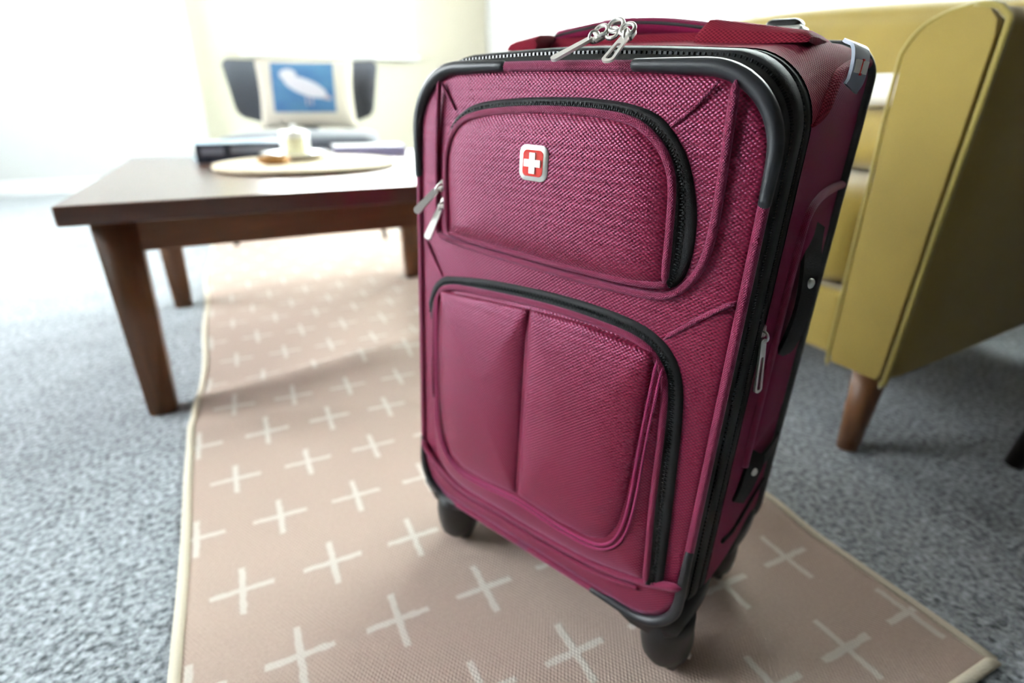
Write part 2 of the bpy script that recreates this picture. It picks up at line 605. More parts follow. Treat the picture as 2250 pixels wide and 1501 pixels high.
w = wall_with_holes('wall_right', 0.3, WY1, RW, lambda u, z, d: (WX1 + d, u, z), M['wall']); tag(w, 'white window wall behind the mustard sofa', 'wall')
w = wall_with_holes('wall_left', 0.3, WY1, [LW], lambda u, z, d: (WX0 - d, u, z), M['wall']); tag(w, 'white wall on the table side of the room', 'wall')
w = wall_with_holes('wall_right_near', WY0, 0.3, [], lambda u, z, d: (WX1 + d, u, z), M['wall_dark']); tag(w, 'unseen wall beside the viewer on the sofa side, darkened to cut bounce light', 'wall')
w = wall_with_holes('wall_left_near', WY0, 0.3, [], lambda u, z, d: (WX0 - d, u, z), M['wall_dark']); tag(w, 'unseen wall beside the viewer on the table side, darkened to cut bounce light', 'wall')
w = wall_with_holes('wall_front', WX0, WX1, [], lambda u, z, d: (u, WY0 - d, z), M['wall_dark']); tag(w, 'unseen wall behind the viewer, darkened to cut bounce light', 'wall')


def window(n, axis, pos, hole, inward, label, mullions):
    a0, a1, z0, z1 = hole
    t = empty('window_%d' % n)
    tag(t, label, 'window', kind='structure')

    def bar(name, u0, u1, c0, c1, mat, th=0.05, off=0.0):
        p0, p1 = pos + off - th / 2, pos + off + th / 2
        if axis == 'y':
            return flat_box(name, u0, u1, p0, p1, c0, c1, mat, t, 0.003)
        return flat_box(name, p0, p1, u0, u1, c0, c1, mat, t, 0.003)
    f = 0.045
    bar('window_frame', a0, a1, z0, z0 + f, M['trim'])
    bar('window_frame', a0, a1, z1 - f, z1, M['trim'])
    bar('window_frame', a0, a0 + f, z0 + f, z1 - f, M['trim'])
    bar('window_frame', a1 - f, a1, z0 + f, z1 - f, M['trim'])
    xs = [a0 + f] + mullions + [a1 - f]
    for m_ in mullions:
        bar('mullion', m_ - 0.02, m_ + 0.02, z0 + f, z1 - f, M['trim'])
    for k in range(len(xs) - 1):
        g0 = xs[k] + (0.02 if k else 0)
        g1 = xs[k + 1] - (0.02 if k < len(xs) - 2 else 0)
        bar('pane', g0, g1, z0 + f, z1 - f, M['glass'], 0.006)
    bar('window_sill', a0 - 0.03, a1 + 0.03, z0 - 0.03, z0, M['trim'], 0.20, -0.05 * inward)
    return t


window(1, 'y', WY1 + 0.07, BW, 1, 'overexposed white window above the dark chair', [])
window(2, 'x', WX1 + 0.07, RW[0], 1, 'pale window above the near half of the mustard sofa', [1.5])
window(3, 'x', WX1 + 0.07, RW[1], 1, 'pale window beyond the mustard sofa', [])
window(4, 'x', WX1 + 0.07, RW[2], 1, 'narrow bright window beside the far corner', [])
window(5, 'x', WX0 - 0.07, LW, -1, 'large side window lighting the suitcase front', [1.82, 2.68])
tag(flat_box('baseboard_back', STEP, WX1, WY1 - 0.014, WY1, 0, 0.09, M['trim'], None, 0.003), 'white baseboard along the cream far wall', 'baseboard', kind='structure')
tag(flat_box('baseboard_back_step', WX0, STEP, WY1 - 0.175, WY1 - 0.16, 0, 0.09, M['trim'], None, 0.003), 'white baseboard along the white wall section', 'baseboard', kind='structure')
tag(flat_box('baseboard_right', WX1 - 0.014, WX1, 0.3, WY1, 0, 0.09, M['trim'], None, 0.003), 'white baseboard behind the mustard sofa', 'baseboard', kind='structure')


# ------------------------------------------------------------------ the rug
RX0, RX1, RY0, RY1 = -0.143, 0.637, 0.155, 3.05


def g_(x, c, w_):
    return math.exp(-((x - c) / w_) ** 2)


def rug_z(x, y):
    z = 0.0
    z += 0.020 * g_(y - 0.26 * x, 1.165, 0.050) * (0.35 + 0.65 * g_(x, 0.30, .40))
    z += 0.013 * g_(y + 0.16 * (x + .15), 1.035, 0.035) * g_(x, -0.05, .20)
    z += 0.006 * g_(y, 1.55, 0.12) + 0.004 * g_(y + .1 * x, 1.95, 0.1)
    z += 0.010 * g_(y, 0.44, 0.045) * g_(x, 0.62, 0.07)
    for lx_, ly_ in ((0.49, 1.15), (0.49, 1.83)):          # pressed flat under the table legs
        z *= 1 - math.exp(-((x - lx_) ** 2 + (y - ly_) ** 2) / 0.07 ** 2)
    return 0.004 + z


def rug_edge(x, y):
    # the loosely laid edges wander a little
    f = (x - RX0) / (RX1 - RX0)
    dl = 0.006 * math.sin(y * 5.0 + 0.6) + 0.003 * math.sin(y * 11)
    dr = 0.006 * math.sin(y * 6.0 + 1.0)
    return x + dl * (1 - f) ** 3 + dr * f ** 3


rug = empty('runner_rug', (0.25, 1.6, 0))
tag(rug, 'blush flat-woven runner rug with cream crosses and binding, under the suitcase', 'rug')
nx, ny = 60, 260
vs, fs, uv = [], [], []
for j in range(ny + 1):
    y = RY0 + (RY1 - RY0) * j / ny
    for i in range(nx + 1):
        x = RX0 + (RX1 - RX0) * i / nx
        vs.append((rug_edge(x, y) - 0.25, y - 1.6, rug_z(x, y)))
        uv.append((x, y))
for j in range(ny):
    for i in range(nx):
        a = j * (nx + 1) + i
        fs.append((a, a + 1, a + nx + 2, a + nx + 1))
top_n = len(vs)
rim = [i for i in range(nx + 1)] + [j * (nx + 1) + nx for j in range(1, ny + 1)] + [ny * (nx + 1) + i for i in range(nx - 1, -1, -1)] + [j * (nx + 1) for j in range(ny - 1, 0, -1)]
for k in rim:
    vs.append((vs[k][0], vs[k][1], 0.0005)); uv.append(uv[k])
for k in range(len(rim)):
    l = (k + 1) % len(rim)
    fs.append((rim[k], top_n + k, top_n + l, rim[l]))
mk('rug_field', vs, fs, M['rug'], rug, True, uv)


def binding(pts, name='binding'):
    path = [(rug_edge(x, y) - 0.25, y - 1.6, rug_z(x, y) + 0.0005) for x, y in pts]
    tube(name, path, 0.0062, M['binding'], rug, 8, False, 0.45, (0, 0, 1))


binding([(RX0, RY0 + (RY1 - RY0) * k / 160) for k in range(161)])
binding([(RX1, RY0 + (RY1 - RY0) * k / 160) for k in range(161)])
binding([(RX0 + (RX1 - RX0) * k / 40, RY0) for k in range(41)])
binding([(RX0 + (RX1 - RX0) * k / 40, RY1) for k in range(41)])

# ------------------------------------------------------------------ the suitcase
SUIT = empty('rolling_suitcase')
U = Vector((0.4199, -0.9071, -0.0305)); Wd = Vector((0.9065, 0.4208, -0.0349)); K = Vector((0.0445, -0.0130, 0.9989))
K = U.cross(Wd).normalized(); Wd = K.cross(U).normalized()
SUIT.matrix_world = Matrix(((U.x, Wd.x, K.x, 0.2242), (U.y, Wd.y, K.y, 0.4363), (U.z, Wd.z, K.z, 0.0), (0, 0, 0, 1)))
tag(SUIT, 'burgundy fabric upright suitcase on four black spinner wheels with silver zipper pulls', 'suitcase')
HW, DEP = 0.1755, 0.225


def smooth01(t):
    t = max(0.0, min(1.0, t)); return t * t * (3 - 2 * t)


def zt(d): return 0.5770 + 0.0150 * smooth01(d / 0.03) + 0.018 * smooth01((d - 0.02) / 0.17)
def zb(d): return 0.087 - 0.013 * smooth01(d / 0.1)
def rt(d): return 0.056 - 0.028 * smooth01((d - 0.05) / 0.17)
def rb(d): return 0.045
def hw(d): return HW - 0.0032 + 0.0067 * smooth01(d / 0.035) - 0.0030 * smooth01((d - 0.10) / 0.12)


def perimeter(d, inset=0.0):
    """closed rounded outline of the case at depth d, starting bottom centre, counter-clockwise seen from the front"""
    h, t, b, r, q = hw(d) - inset, zt(d) - inset, zb(d) + inset, rt(d), rb(d)
    pts = []
    def arc(cx, cz, rr, a0, a1, n=12):
        for i in range(n + 1):
            a = math.radians(a0 + (a1 - a0) * i / n)
            pts.append(Vector((cx + rr * math.cos(a), d, cz + rr * math.sin(a))))
    for i in range(8): pts.append(Vector(((h - q) * i / 8, d, b)))
    arc(h - q, b + q, q, -90, 0)
    for i in range(1, 24): pts.append(Vector((h, d, b + q + (t - r - b - q) * i / 24)))
    arc(h - r, t - r, r, 0, 90)
    for i in range(1, 16): pts.append(Vector((h - r - 2 * (h - r) * i / 16, d, t + (0.0015 + 0.0025 * smooth01(d / 0.03)) * math.sin(math.pi * i / 16))))
    arc(-h + r, t - r, r, 90, 180)
    for i in range(1, 24): pts.append(Vector((-h, d, t - r - (t - r - b - q) * i / 24)))
    arc(-h + q, b + q, q, 180, 270)
    for i in range(1, 8): pts.append(Vector((-(h - q) * (1 - i / 8), d, b)))
    return pts


NP = len(perimeter(0))


def seg_len(pts):
    L = [0]
    for a, b in zip(pts, pts[1:]):
        L.append(L[-1] + (b - a).length)
    return L


def loft(name, ds, idx, mat, inset=0.0, closed=False, bump=None):
    vs, fs, uv = [], [], []
    base = perimeter(0.1)
    L = seg_len(base)
    m = len(idx)
    for d in ds:
        P = perimeter(d, inset(d) if callable(inset) else inset)
        for k in idx:
            vs.append(P[k]); uv.append((d, L[k]))
    for j in range(len(ds) - 1):
        for i in range(m if closed else m - 1):
            l = (i + 1) % m
            fs.append((j * m + i, j * m + l, (j + 1) * m + l, (j + 1) * m + i))
    return mk(name, vs, fs, mat, SUIT, True, uv, True)


# indices of the outline: 0-7 bottom right half, 8-20 corner BR, 21-43 right side, 44-56 corner TR, 57-71 top, 72-84 corner TL, 85-107 left, 108-120 corner BL, 121-127
ALL = list(range(NP))
dfab = [0.050, 0.056, 0.075, 0.10, 0.13, 0.16, 0.19, 0.215, 0.225]
def seam_off(d): return 3.2 * (1 - smooth01((d - 0.051) / 0.075))


def at_index(P, f):
    i = int(math.floor(f)); return P[i].lerp(P[min(i + 1, len(P) - 1)], f - i)


def loft_between(name, ds, fa, fb, mat, m):
    vs, fs, uv = [], [], []
    L = seg_len(perimeter(0.1))
    for d in ds:
        P = perimeter(d)
        a, b = fa(d), fb(d)
        for k in range(m):
            f = a + (b - a) * k / (m - 1)
            i = int(math.floor(f))
            vs.append(at_index(P, f)); uv.append((d, L[i] + (L[min(i + 1, NP - 1)] - L[i]) * (f - i)))
    for j in range(len(ds) - 1):
        for i in range(m - 1):
            fs.append((j * m + i, j * m + i + 1, (j + 1) * m + i + 1, (j + 1) * m + i))
    return mk(name, vs, fs, mat, SUIT, True, uv, True)


dseam = [0.050, 0.056, 0.063, 0.07, 0.08, 0.09, 0.10, 0.115, 0.13, 0.16, 0.19, 0.215, 0.225]
loft_between('side_panel', dseam, lambda d: 14, lambda d: 48 - seam_off(d), M['red_smooth'], 70)
loft_between('top_panel', dseam, lambda d: 48 - seam_off(d), lambda d: 80 + seam_off(d), M['red_top'], 80)
loft_between('side_panel', dseam, lambda d: 80 + seam_off(d), lambda d: 114, M['red_smooth'], 70)
loft('base_panel', dfab, list(range(114, NP)) + list(range(0, 15)), M['plastic'])
loft('zipper_tape', [0.0, 0.004, 0.012, 0.017, 0.018, 0.022, 0.023, 0.033, 0.034, 0.0365, 0.038, 0.0415, 0.0425, 0.047, 0.051], ALL, M['tape'],
     lambda d: {0.0: 0.004, 0.018: 0.0025, 0.022: 0.0025, 0.034: 0.0022, 0.0365: 0.0018, 0.038: 0.0028, 0.0415: 0.0028}.get(d, 0.0008), True)
# back panel closing the case
Pb = perimeter(DEP)
vs = [p for p in Pb] + [Vector((0, DEP + 0.004, 0.33))]
fs = [(i, (i + 1) % NP, NP) for i in range(NP)]
mk('back_panel', vs, fs, M['webbing'], SUIT, False)

# front panel
def puff(name, outline, d0, h, mat, parent=None, rings=9, power=4.0, centre=None, n=96, close=True):
    """soft stuffed panel: rings shrinking to the centre, rising by h towards the viewer (-d)"""
    pts = [Vector((p[0], 0, p[1])) for p in outline]
    pts = resample(pts + [pts[0]], n, True)
    c = centre or (sum((p for p in pts), Vector()) / len(pts))
    c = Vector((c[0], 0, c[1])) if len(c) == 2 else Vector(c)
    vs, fs, uv = [], [], []
    for r in range(rings):
        f = 1 - (r / rings) ** 1.6
        d = d0 - h * (1 - f ** power) ** 0.6
        for p in pts:
            q = c + (p - c) * f
            vs.append((q.x, d, q.z)); uv.append((q.x, q.z))
    for r in range(rings - 1):
        for k in range(n):
            l = (k + 1) % n
            fs.append((r * n + k, r * n + l, (r + 1) * n + l, (r + 1) * n + k))
    vs.append((c.x, d0 - h, c.z)); uv.append((c.x, c.z))
    for k in range(n):
        fs.append(((rings - 1) * n + k, (rings - 1) * n + (k + 1) % n, len(vs) - 1))
    # skirt reaching back to the panel below
    b0 = len(vs)
    for p in pts:
        vs.append((p.x, d0 + 0.006, p.z)); uv.append((p.x, p.z))
    for k in range(n):
        l = (k + 1) % n
        fs.append((b0 + k, b0 + l, l, k))
    return mk(name, vs, fs, mat, parent or SUIT, True, uv)


front_outline = [(p.x, p.z) for p in perimeter(0, 0.003)]
puff('front_panel', front_outline, 0.0, 0.005, M['red'], None, 10, 5.0, None, 160)


def fpath(pts, d, n=60, closed=False):
    return catmull([(s, d, z) for s, z in pts], n, closed)


def pipe(name, pts, d, r, mat, n=70, seg=10, parent=None, taper=2):
    return tube(name, fpath(pts, d, n), r, mat, parent or SUIT, seg, False, 1.0, (0, 1, 0), taper)


# perimeter piping and rubber corner bumpers
Pp = perimeter(0.0)
tube('front_piping', Pp, 0.0040, M['red_pipe'], SUIT, 10, True)
def corner(name, sel, r=0.0060, flat=1.0, d=-0.001, out=0.0004, mat='rubber'):
    path = []
    for p in sel:
        v = Vector((p.x, 0, p.z - 0.33)); 
        path.append(Vector((p.x, d, p.z)) + Vector((math.copysign(out, p.x) if abs(p.x) > .12 else 0, 0, math.copysign(out, v.z) if abs(v.z) > .2 else 0)))
    path = resample(path, 44)
    rr = [r * (0.70 + 0.30 * math.sin(math.pi * i / 43)) for i in range(44)]
    return tube(name, path, rr, M[mat], SUIT, 12, False, 1.0, (0, 1, 0), 1)


corner('corner_bumper', Pp[42:61])
corner('corner_bumper', Pp[68:88])
corner('corner_bumper', Pp[5:25], 0.0052)
corner('corner_bumper', Pp[106:122], 0.0048)
# black edge at the back of the case
tube('back_edge_guard', perimeter(DEP - 0.003), 0.0058, M['rubber'], SUIT, 10, True)


def teeth(name, path, width, pitch, normal, size=(0.0016, 0.0011), two=True, parent=None):
    """zipper coil: many small teeth joined into one part"""
    path = [Vector(p) for p in path]
    L = seg_len(path)[-1]
    n = max(4, int(L / pitch))
    pts = resample(path, n)
    vs, fs = [], []
    for i, p in enumerate(pts):
        t = (pts[min(i + 1, n - 1)] - pts[max(i - 1, 0)]).normalized()
        nn = normal(p) if callable(normal) else Vector(normal)
        nn = (nn - t * nn.dot(t)).normalized()
        b = t.cross(nn)
        side = width * 0.16 if i % 2 else -width * 0.16
        c = p + b * side
        hx, hy, hz = pitch * 0.36, width * 0.34, size[1]
        k = len(vs)
        for sx, sy, sz in ((-1, -1, -1), (1, -1, -1), (1, 1, -1), (-1, 1, -1), (-.6, -.8, 1), (.6, -.8, 1), (.6, .8, 1), (-.6, .8, 1)):
            vs.append(c + t * (sx * hx) + b * (sy * hy) + nn * (sz * hz))
        fs += [(k, k + 1, k + 5, k + 4), (k + 1, k + 2, k + 6, k + 5), (k + 2, k + 3, k + 7, k + 6), (k + 3, k, k + 4, k + 7), (k + 4, k + 5, k + 6, k + 7)]
    o = mk(name, vs, fs, M['teeth'], parent or SUIT, False, None, False)
    return tag(o, kind='stuff')


def out_normal(p):
    x = max(-(HW - .05), min(HW - .05, p.x)); z = max(.13, min(.54, p.z))
    v = Vector((p.x - x, 0, p.z - z))
    if v.length < 1e-5: v = Vector((0, 0, 1 if p.z > .33 else -1))
    return v.normalized()


def ring_at(d, inset):
    P = perimeter(d, inset)
    return P[8:121]


teeth('zipper_teeth', ring_at(0.0200, 0.0020), 0.0058, 0.0021, out_normal, (0.0016, 0.0013))
teeth('zipper_teeth', ring_at(0.0398, 0.0024), 0.0046, 0.0021, out_normal, (0.0016, 0.0012))

# seam piping between top panel and each side panel
for k0, sgn in ((48, 1), (80, -1)):
    path = []
    for i in range(24):
        d = 0.051 + (DEP - 0.055) * i / 23
        path.append(at_index(perimeter(d), k0 - sgn * seam_off(d)))
    tube('edge_piping', path, [0.0012 + 0.0036 * smooth01(i / 4) for i in range(24)], M['red_top'], SUIT, 10)

# ---- upper pocket
up_in = [(-0.1188, 0.4270), (-0.1205, 0.4650), (-0.1200, 0.5018), (-0.1097, 0.5246), (-0.0869, 0.5373), (-0.0398, 0.5440), (0.0198, 0.5457), (0.0681, 0.5417), (0.0917, 0.5299), (0.1050, 0.5140), (0.1110, 0.4960), (0.1140, 0.4630), (0.1160, 0.4262)]
up_bot = [(0.1160, 0.4262), (0.0886, 0.4225), (0.0325, 0.4220), (-0.055, 0.4240), (-0.1150, 0.4255)]
panel_outline = [(p.x, p.z) for p in fpath(up_in, 0, 70)] + [(p.x, p.z) for p in fpath(up_bot, 0, 30)][1:-1]
puff('upper_pocket', panel_outline, -0.010, 0.010, M['red'], None, 10, 5.0)
pipe('pocket_piping', up_in, -0.0125, 0.0032, M['red_pipe'])
pipe('pocket_piping', [(-0.1188, 0.4275)] + [(a, b) for a, b in up_bot[::-1]][1:] + [(0.1165, 0.4290)], -0.0115, 0.0030, M['red_pipe'], 60)
up_out = [(-0.1300, 0.4450), (-0.1317, 0.4663), (-0.1297, 0.5051), (-0.1215, 0.5270), (-0.1095, 0.5390), (-0.0836, 0.5490), (-0.0274, 0.5545), (0.0345, 0.5552), (0.0739, 0.5505), (0.0950, 0.5410), (0.1130, 0.5219), (0.1225, 0.5028), (0.1295, 0.4783), (0.1310, 0.4520), (0.1280, 0.4334), (0.1215, 0.4240)]


def zip_strip(name, inner, outer, d_in, d_out, n=110, teeth_pos=0.45, tw=0.0046):
    a, b = fpath(inner, 0, n), fpath(outer, 0, n)
    prof = [(0.0, d_in), (0.12, d_in - 0.0005), (0.32, d_in * .72 + d_out * .28 - 0.001), (0.36, d_in * .66 + d_out * .34), (0.56, d_in * .46 + d_out * .54), (0.60, d_in * .42 + d_out * .58 - 0.0012), (0.9, d_out - 0.0012), (1.0, d_out + 0.0010)]
    vs, fs = [], []
    for i in range(n):
        for t, d in prof:
            p = a[i].lerp(b[i], t)
            vs.append((p.x, d, p.z))
    m = len(prof)
    for i in range(n - 1):
        for k in range(m - 1):
            fs.append((i * m + k, i * m + k + 1, (i + 1) * m + k + 1, (i + 1) * m + k))
    z = mk(name, vs, fs, M['tape'], SUIT)
    path = []
    for i in range(n):
        p = a[i].lerp(b[i], 0.46)
        path.append(Vector((p.x, d_in * .56 + d_out * .44 - 0.0004, p.z)))
    teeth('zipper_teeth', path, tw, 0.0020, (0, -1, 0), (0.0016, 0.0010), parent=z)
    return z


zip_strip('pocket_zipper', up_in, up_out, -0.0120, -0.0055)
upipe = [(0.1405, 0.5690), (0.1422, 0.5287), (0.1436, 0.4800), (0.1409, 0.4498), (0.1321, 0.4298), (0.1174, 0.4170), (0.0904, 0.4130), (0.0237, 0.4130), (-0.0672, 0.4158), (-0.1168, 0.4185), (-0.1400, 0.4210)]
pipe('seam_piping', upipe, -0.0065, 0.0033, M['red_pipe'], 90)
pipe('seam_piping', [(-0.1375, 0.5660), (-0.1402, 0.5168), (-0.1412, 0.4650), (-0.1410, 0.4215)], -0.0060, 0.0026, M['red_pipe'], 40)
# pleats running into the pocket corners
pipe('pleat', [(-0.1374, 0.5660), (-0.1175, 0.5410)], -0.0040, 0.0013, M['red_pipe'], 12, 8)
pipe('pleat', [(0.1290, 0.5690), (0.1130, 0.5505), (0.0985, 0.5380)], -0.0040, 0.0013, M['red_pipe'], 14, 8)
pipe('pleat', [(-0.1610, 0.4120), (-0.1342, 0.3760)], -0.0038, 0.0020, M['red_pipe'], 12, 8)
pipe('pleat', [(0.1690, 0.4245), (0.1420, 0.4020), (0.1190, 0.3800)], -0.0042, 0.0020, M['red_pipe'], 14, 8)

# ---- lower pocket
low_in = [(-0.1440, 0.2300), (-0.1425, 0.2900), (-0.1405, 0.3300), (-0.1350, 0.3560), (-0.1160, 0.3705), (-0.0512, 0.3775), (0.0136, 0.3810), (0.0747, 0.3790), (0.1048, 0.3735), (0.1200, 0.3624), (0.1290, 0.3440), (0.1330, 0.3020), (0.1360, 0.2296), (0.1400, 0.1750), (0.1420, 0.1420)]
low_bot = [(0.1420, 0.1420), (0.0861, 0.1290), (0.0298, 0.1255), (-0.0339, 0.1255), (-0.1000, 0.1260), (-0.1330, 0.1400), (-0.1450, 0.1700), (-0.1440, 0.2300)]
body_outline = [(p.x, p.z) for p in fpath(low_in, 0, 80)] + [(p.x, p.z) for p in fpath(low_bot, 0, 50)][1:-1]
puff('lower_pocket', body_outline, -0.006, 0.010, M['red'], None, 12, 9.0, None, 140)
pipe('pocket_piping', low_in, -0.0105, 0.0032, M['red_pipe'], 100)
low_out = [(-0.1560, 0.3450), (-0.1480, 0.3640), (-0.1340, 0.3760), (-0.1204, 0.3800), (-0.0724, 0.3880), (0.0054, 0.3935), (0.0675, 0.3925), (0.1063, 0.3855), (0.1290, 0.3704), (0.1410, 0.3467), (0.1460, 0.3158), (0.1500, 0.2600), (0.1540, 0.1937), (0.1565, 0.1440)]
low_zin = [(-0.1440, 0.3250), (-0.1405, 0.3400), (-0.1320, 0.3610), (-0.1160, 0.3700), (-0.0512, 0.3775), (0.0136, 0.3810), (0.0747, 0.3790), (0.1048, 0.3735), (0.1200, 0.3624), (0.1290, 0.3440), (0.1330, 0.3020), (0.1360, 0.2296), (0.1400, 0.1750), (0.1420, 0.1420)]
zip_strip('pocket_zipper', low_zin, low_out, -0.0110, -0.0052, 130)
# two stuffed halves with a deep seam between them
MID = -0.0092
left_half = [(-0.1265, 0.3640), (-0.060, 0.3700), (MID - 0.0012, 0.3735), (MID - 0.0016, 0.27), (MID - 0.0018, 0.1650), (-0.055, 0.1605), (-0.091, 0.1612), (-0.1090, 0.1720), (-0.1205, 0.1950), (-0.1267, 0.2300), (-0.1280, 0.30)]
right_half = [(MID + 0.0012, 0.3738), (0.05, 0.3760), (0.1165, 0.3700), (0.1155, 0.33), (0.1144, 0.2939), (0.1128, 0.2269), (0.1082, 0.1930), (0.0985, 0.1715), (0.0817, 0.1628), (0.0439, 0.1612), (MID + 0.0008, 0.1650), (MID + 0.0010, 0.27)]
puff('pocket_pad', left_half, -0.0152, 0.0085, M['red'], None, 10, 2.6)
puff('pocket_pad', right_half, -0.0152, 0.0075, M['red'], None, 10, 3.2)
for off in (0.0035, 0.0085):
    edge = [(0.1180 + off, 0.3690 - off), (0.1150 + off, 0.2939), (0.1134 + off, 0.2269), (0.1088 + off, 0.1920 - off * .3), (0.0995 + off * .7, 0.1705 - off * .6), (0.0817 + off * .2, 0.1618 - off), (0.0439, 0.1602 - off), (-0.0098, 0.1640 - off), (-0.060, 0.1598 - off), (-0.093, 0.1602 - off), (-0.1115 - off * .6, 0.1712 - off * .6), (-0.1228 - off, 0.1950), (-0.1285 - off * .6, 0.2300), (-0.1298 - off * .6, 0.30), (-0.1285 - off * .5, 0.3580)]
    pipe('topstitch', edge, -0.0163, 0.0015 if off < .005 else 0.0011, M['thread'], 140, 6)
pipe('topstitch', [(-0.1430 + 0.0065, 0.3380), (-0.1300, 0.3610)], -0.0150, 0.0012, M['thread'], 10, 6)
# welt across the bottom
welt = [(-0.1690, 0.1600), (-0.1537, 0.1431), (-0.1060, 0.1225), (-0.0339, 0.1225), (0.0298, 0.1228), (0.0861, 0.1262), (0.1353, 0.1375), (0.1735, 0.1545)]
pipe('bottom_welt', welt, -0.0062, 0.0042, M['red_pipe'], 90)
pipe('bottom_welt', [(a, b - 0.0115) for a, b in welt[1:-1]], -0.0052, 0.0024, M['red_pipe'], 80)


# ---- emblem
def rrect(cx, cz, hx, hz, r, n=8, e=None):
    pts = []
    for (sx, sz, a0) in ((1, -1, -90), (1, 1, 0), (-1, 1, 90), (-1, -1, 180)):
        for i in range(n + 1):
            a = math.radians(a0 + 90 * i / n)
            pts.append((cx + sx * (hx - r) + r * math.cos(a), cz + sz * (hz - r) + r * math.sin(a)))
    return pts


def plate(name, outline, d0, d1, mat, parent, bevel=0.0006):
    n = len(outline)
    c = (sum(p[0] for p in outline) / n, sum(p[1] for p in outline) / n)
    vs, fs = [], []
    ins = 1 - bevel / 0.008
    for d, f in ((d0, 1), (d1 + bevel, 1), (d1, ins)):
        for p in outline:
            vs.append((c[0] + (p[0] - c[0]) * f, d, c[1] + (p[1] - c[1]) * f))
    for r in range(2):
        for k in range(n):
            l = (k + 1) % n
            fs.append((r * n + k, r * n + l, (r + 1) * n + l, (r + 1) * n + k))
    fs.append(tuple(2 * n + k for k in range(n)))
    o = mk(name, vs, fs, mat, parent, True)
    es = o.modifiers.new('es', 'EDGE_SPLIT'); es.split_angle = math.radians(30)
    return o


EX, EZ, ED = -0.0097, 0.5042, -0.0198
badge = plate('emblem', rrect(EX, EZ, 0.0146, 0.0142, 0.0070), ED + 0.002, ED - 0.0018, M['chrome'], SUIT, 0.001)
badge['label'] = 'silver framed emblem with red field and silver cross'
plate('emblem_field', rrect(EX, EZ, 0.0106, 0.0106, 0.0042), ED - 0.001, ED - 0.0022, M['enamel'], badge, 0.0003)
a_, b_ = 0.0030, 0.0086
cross = [(-a_, -b_), (a_, -b_), (a_, -a_), (b_, -a_), (b_, a_), (a_, a_), (a_, b_), (-a_, b_), (-a_, a_), (-b_, a_), (-b_, -a_), (-a_, -a_)]
plate('emblem_cross', [(EX + x, EZ + z * .97) for x, z in cross], ED - 0.001, ED - 0.0032, M['chrome'], badge, 0.0003)


# ---- zipper pulls
def basis(o, tdir, normal):
    t = Vector(tdir).normalized()
    n = Vector(normal); n = (n - t * n.dot(t)).normalized()
    b = t.cross(n)
    return Vector(o), t, b, n


def pull(pos, tdir, normal, length=0.030, w=0.0085, slot=True, name='zipper_pull', slider=True):
    """slider, eye and a slotted metal tab hanging along tdir"""
    o, t, b, n = basis(pos, tdir, normal)
    root = None
    # tab outline in (along, across)
    def outline(off, l0, l1):
        pts = []
        for i in range(13):
            a = math.radians(-90 + 180 * i / 12)
            pts.append((l1 - (w / 2 - off) * .8 + (w / 2 - off) * .8 * math.cos(a), (w / 2 - off) * math.sin(a)))
        for i in range(13):
            a = math.radians(90 + 180 * i / 12)
            pts.append((l0 + (w / 2 - off) * .5 + (w / 2 - off) * .5 * math.cos(a), (w / 2 - off) * .72 * math.sin(a)))
        return pts
    th = 0.0011
    A = outline(0, 0.004, length)
    vs, fs = [], []
    m = len(A)
    if slot:
        Bn = outline(w * 0.26, length * 0.38, length - w * .30)
        for hgt in (th, -th):
            for p in A: vs.append(o + t * p[0] + b * p[1] + n * hgt * .8)
            for p in Bn: vs.append(o + t * p[0] + b * p[1] + n * hgt * .8)
        for k in range(m):
            l = (k + 1) % m
            fs += [(k, l, m + l, m + k), (2 * m + k, 3 * m + k, 3 * m + l, 2 * m + l), (k, 2 * m + k, 2 * m + l, l), (m + k, m + l, 3 * m + l, 3 * m + k)]
    else:
        for hgt in (th, -th):
            for p in A: vs.append(o + t * p[0] + b * p[1] + n * hgt)
        for k in range(m):
            l = (k + 1) % m
            fs.append((k, m + k, m + l, l))
        fs += [tuple(range(m)), tuple(range(2 * m - 1, m - 1, -1))]
    tab = mk(name, vs, fs, M['chrome'], SUIT, True)
    es = tab.modifiers.new('es', 'EDGE_SPLIT'); es.split_angle = math.radians(40)
    # eye ring joining tab and slider
    ring = [o + t * (0.0022 + 0.0042 * math.cos(a)) + n * (0.0042 * math.sin(a)) for a in [2 * math.pi * i / 20 for i in range(20)]]
    tube('pull_eye', ring, 0.0011, M['chrome'], tab, 8, True)
    if slider:
        bm = bmesh.new()
        box_bm(bm, -0.0052, 0.0052, -0.0040, 0.0040, -0.0016, 0.0022, 0.0012, 2)
        for v in bm.verts:
            c = v.co.copy()
            v.co = o - n * 0.0030 + t * c.x * 1.0 + b * c.y + n * c.z - t * 0.0015
        bm_obj('slider', bm, M['chrome_sat'], tab)
    return tab


# three pulls gathered on the top of the main zipper, looped through a ring
zz = zt(0.02)
pull((0.0190, 0.0130, 0.6005), (-0.0215, -0.0270, -0.0190), (0, -0.5, 0.85), 0.040, 0.0085, False)
pull((0.0462, 0.0130, 0.6010), (0.0010, -0.0270, -0.0205), (0, -0.5, 0.85), 0.036, 0.0105, True)
for (cx, cd, cz, rr) in ((0.0320, 0.0190, 0.6075, 0.0060), (0.0305, 0.0170, 0.6020, 0.0050), (0.0210, 0.0160, 0.6040, 0.0052), (0.0440, 0.0160, 0.6040, 0.0056)):
    ring = [Vector((cx + rr * math.cos(a), cd + 0.5 * rr * math.sin(a), cz + 0.75 * rr * math.sin(a))) for a in [2 * math.pi * i / 26 for i in range(26)]]
    tube('pull_ring', ring, 0.0016, M['chrome'], SUIT, 8, True)
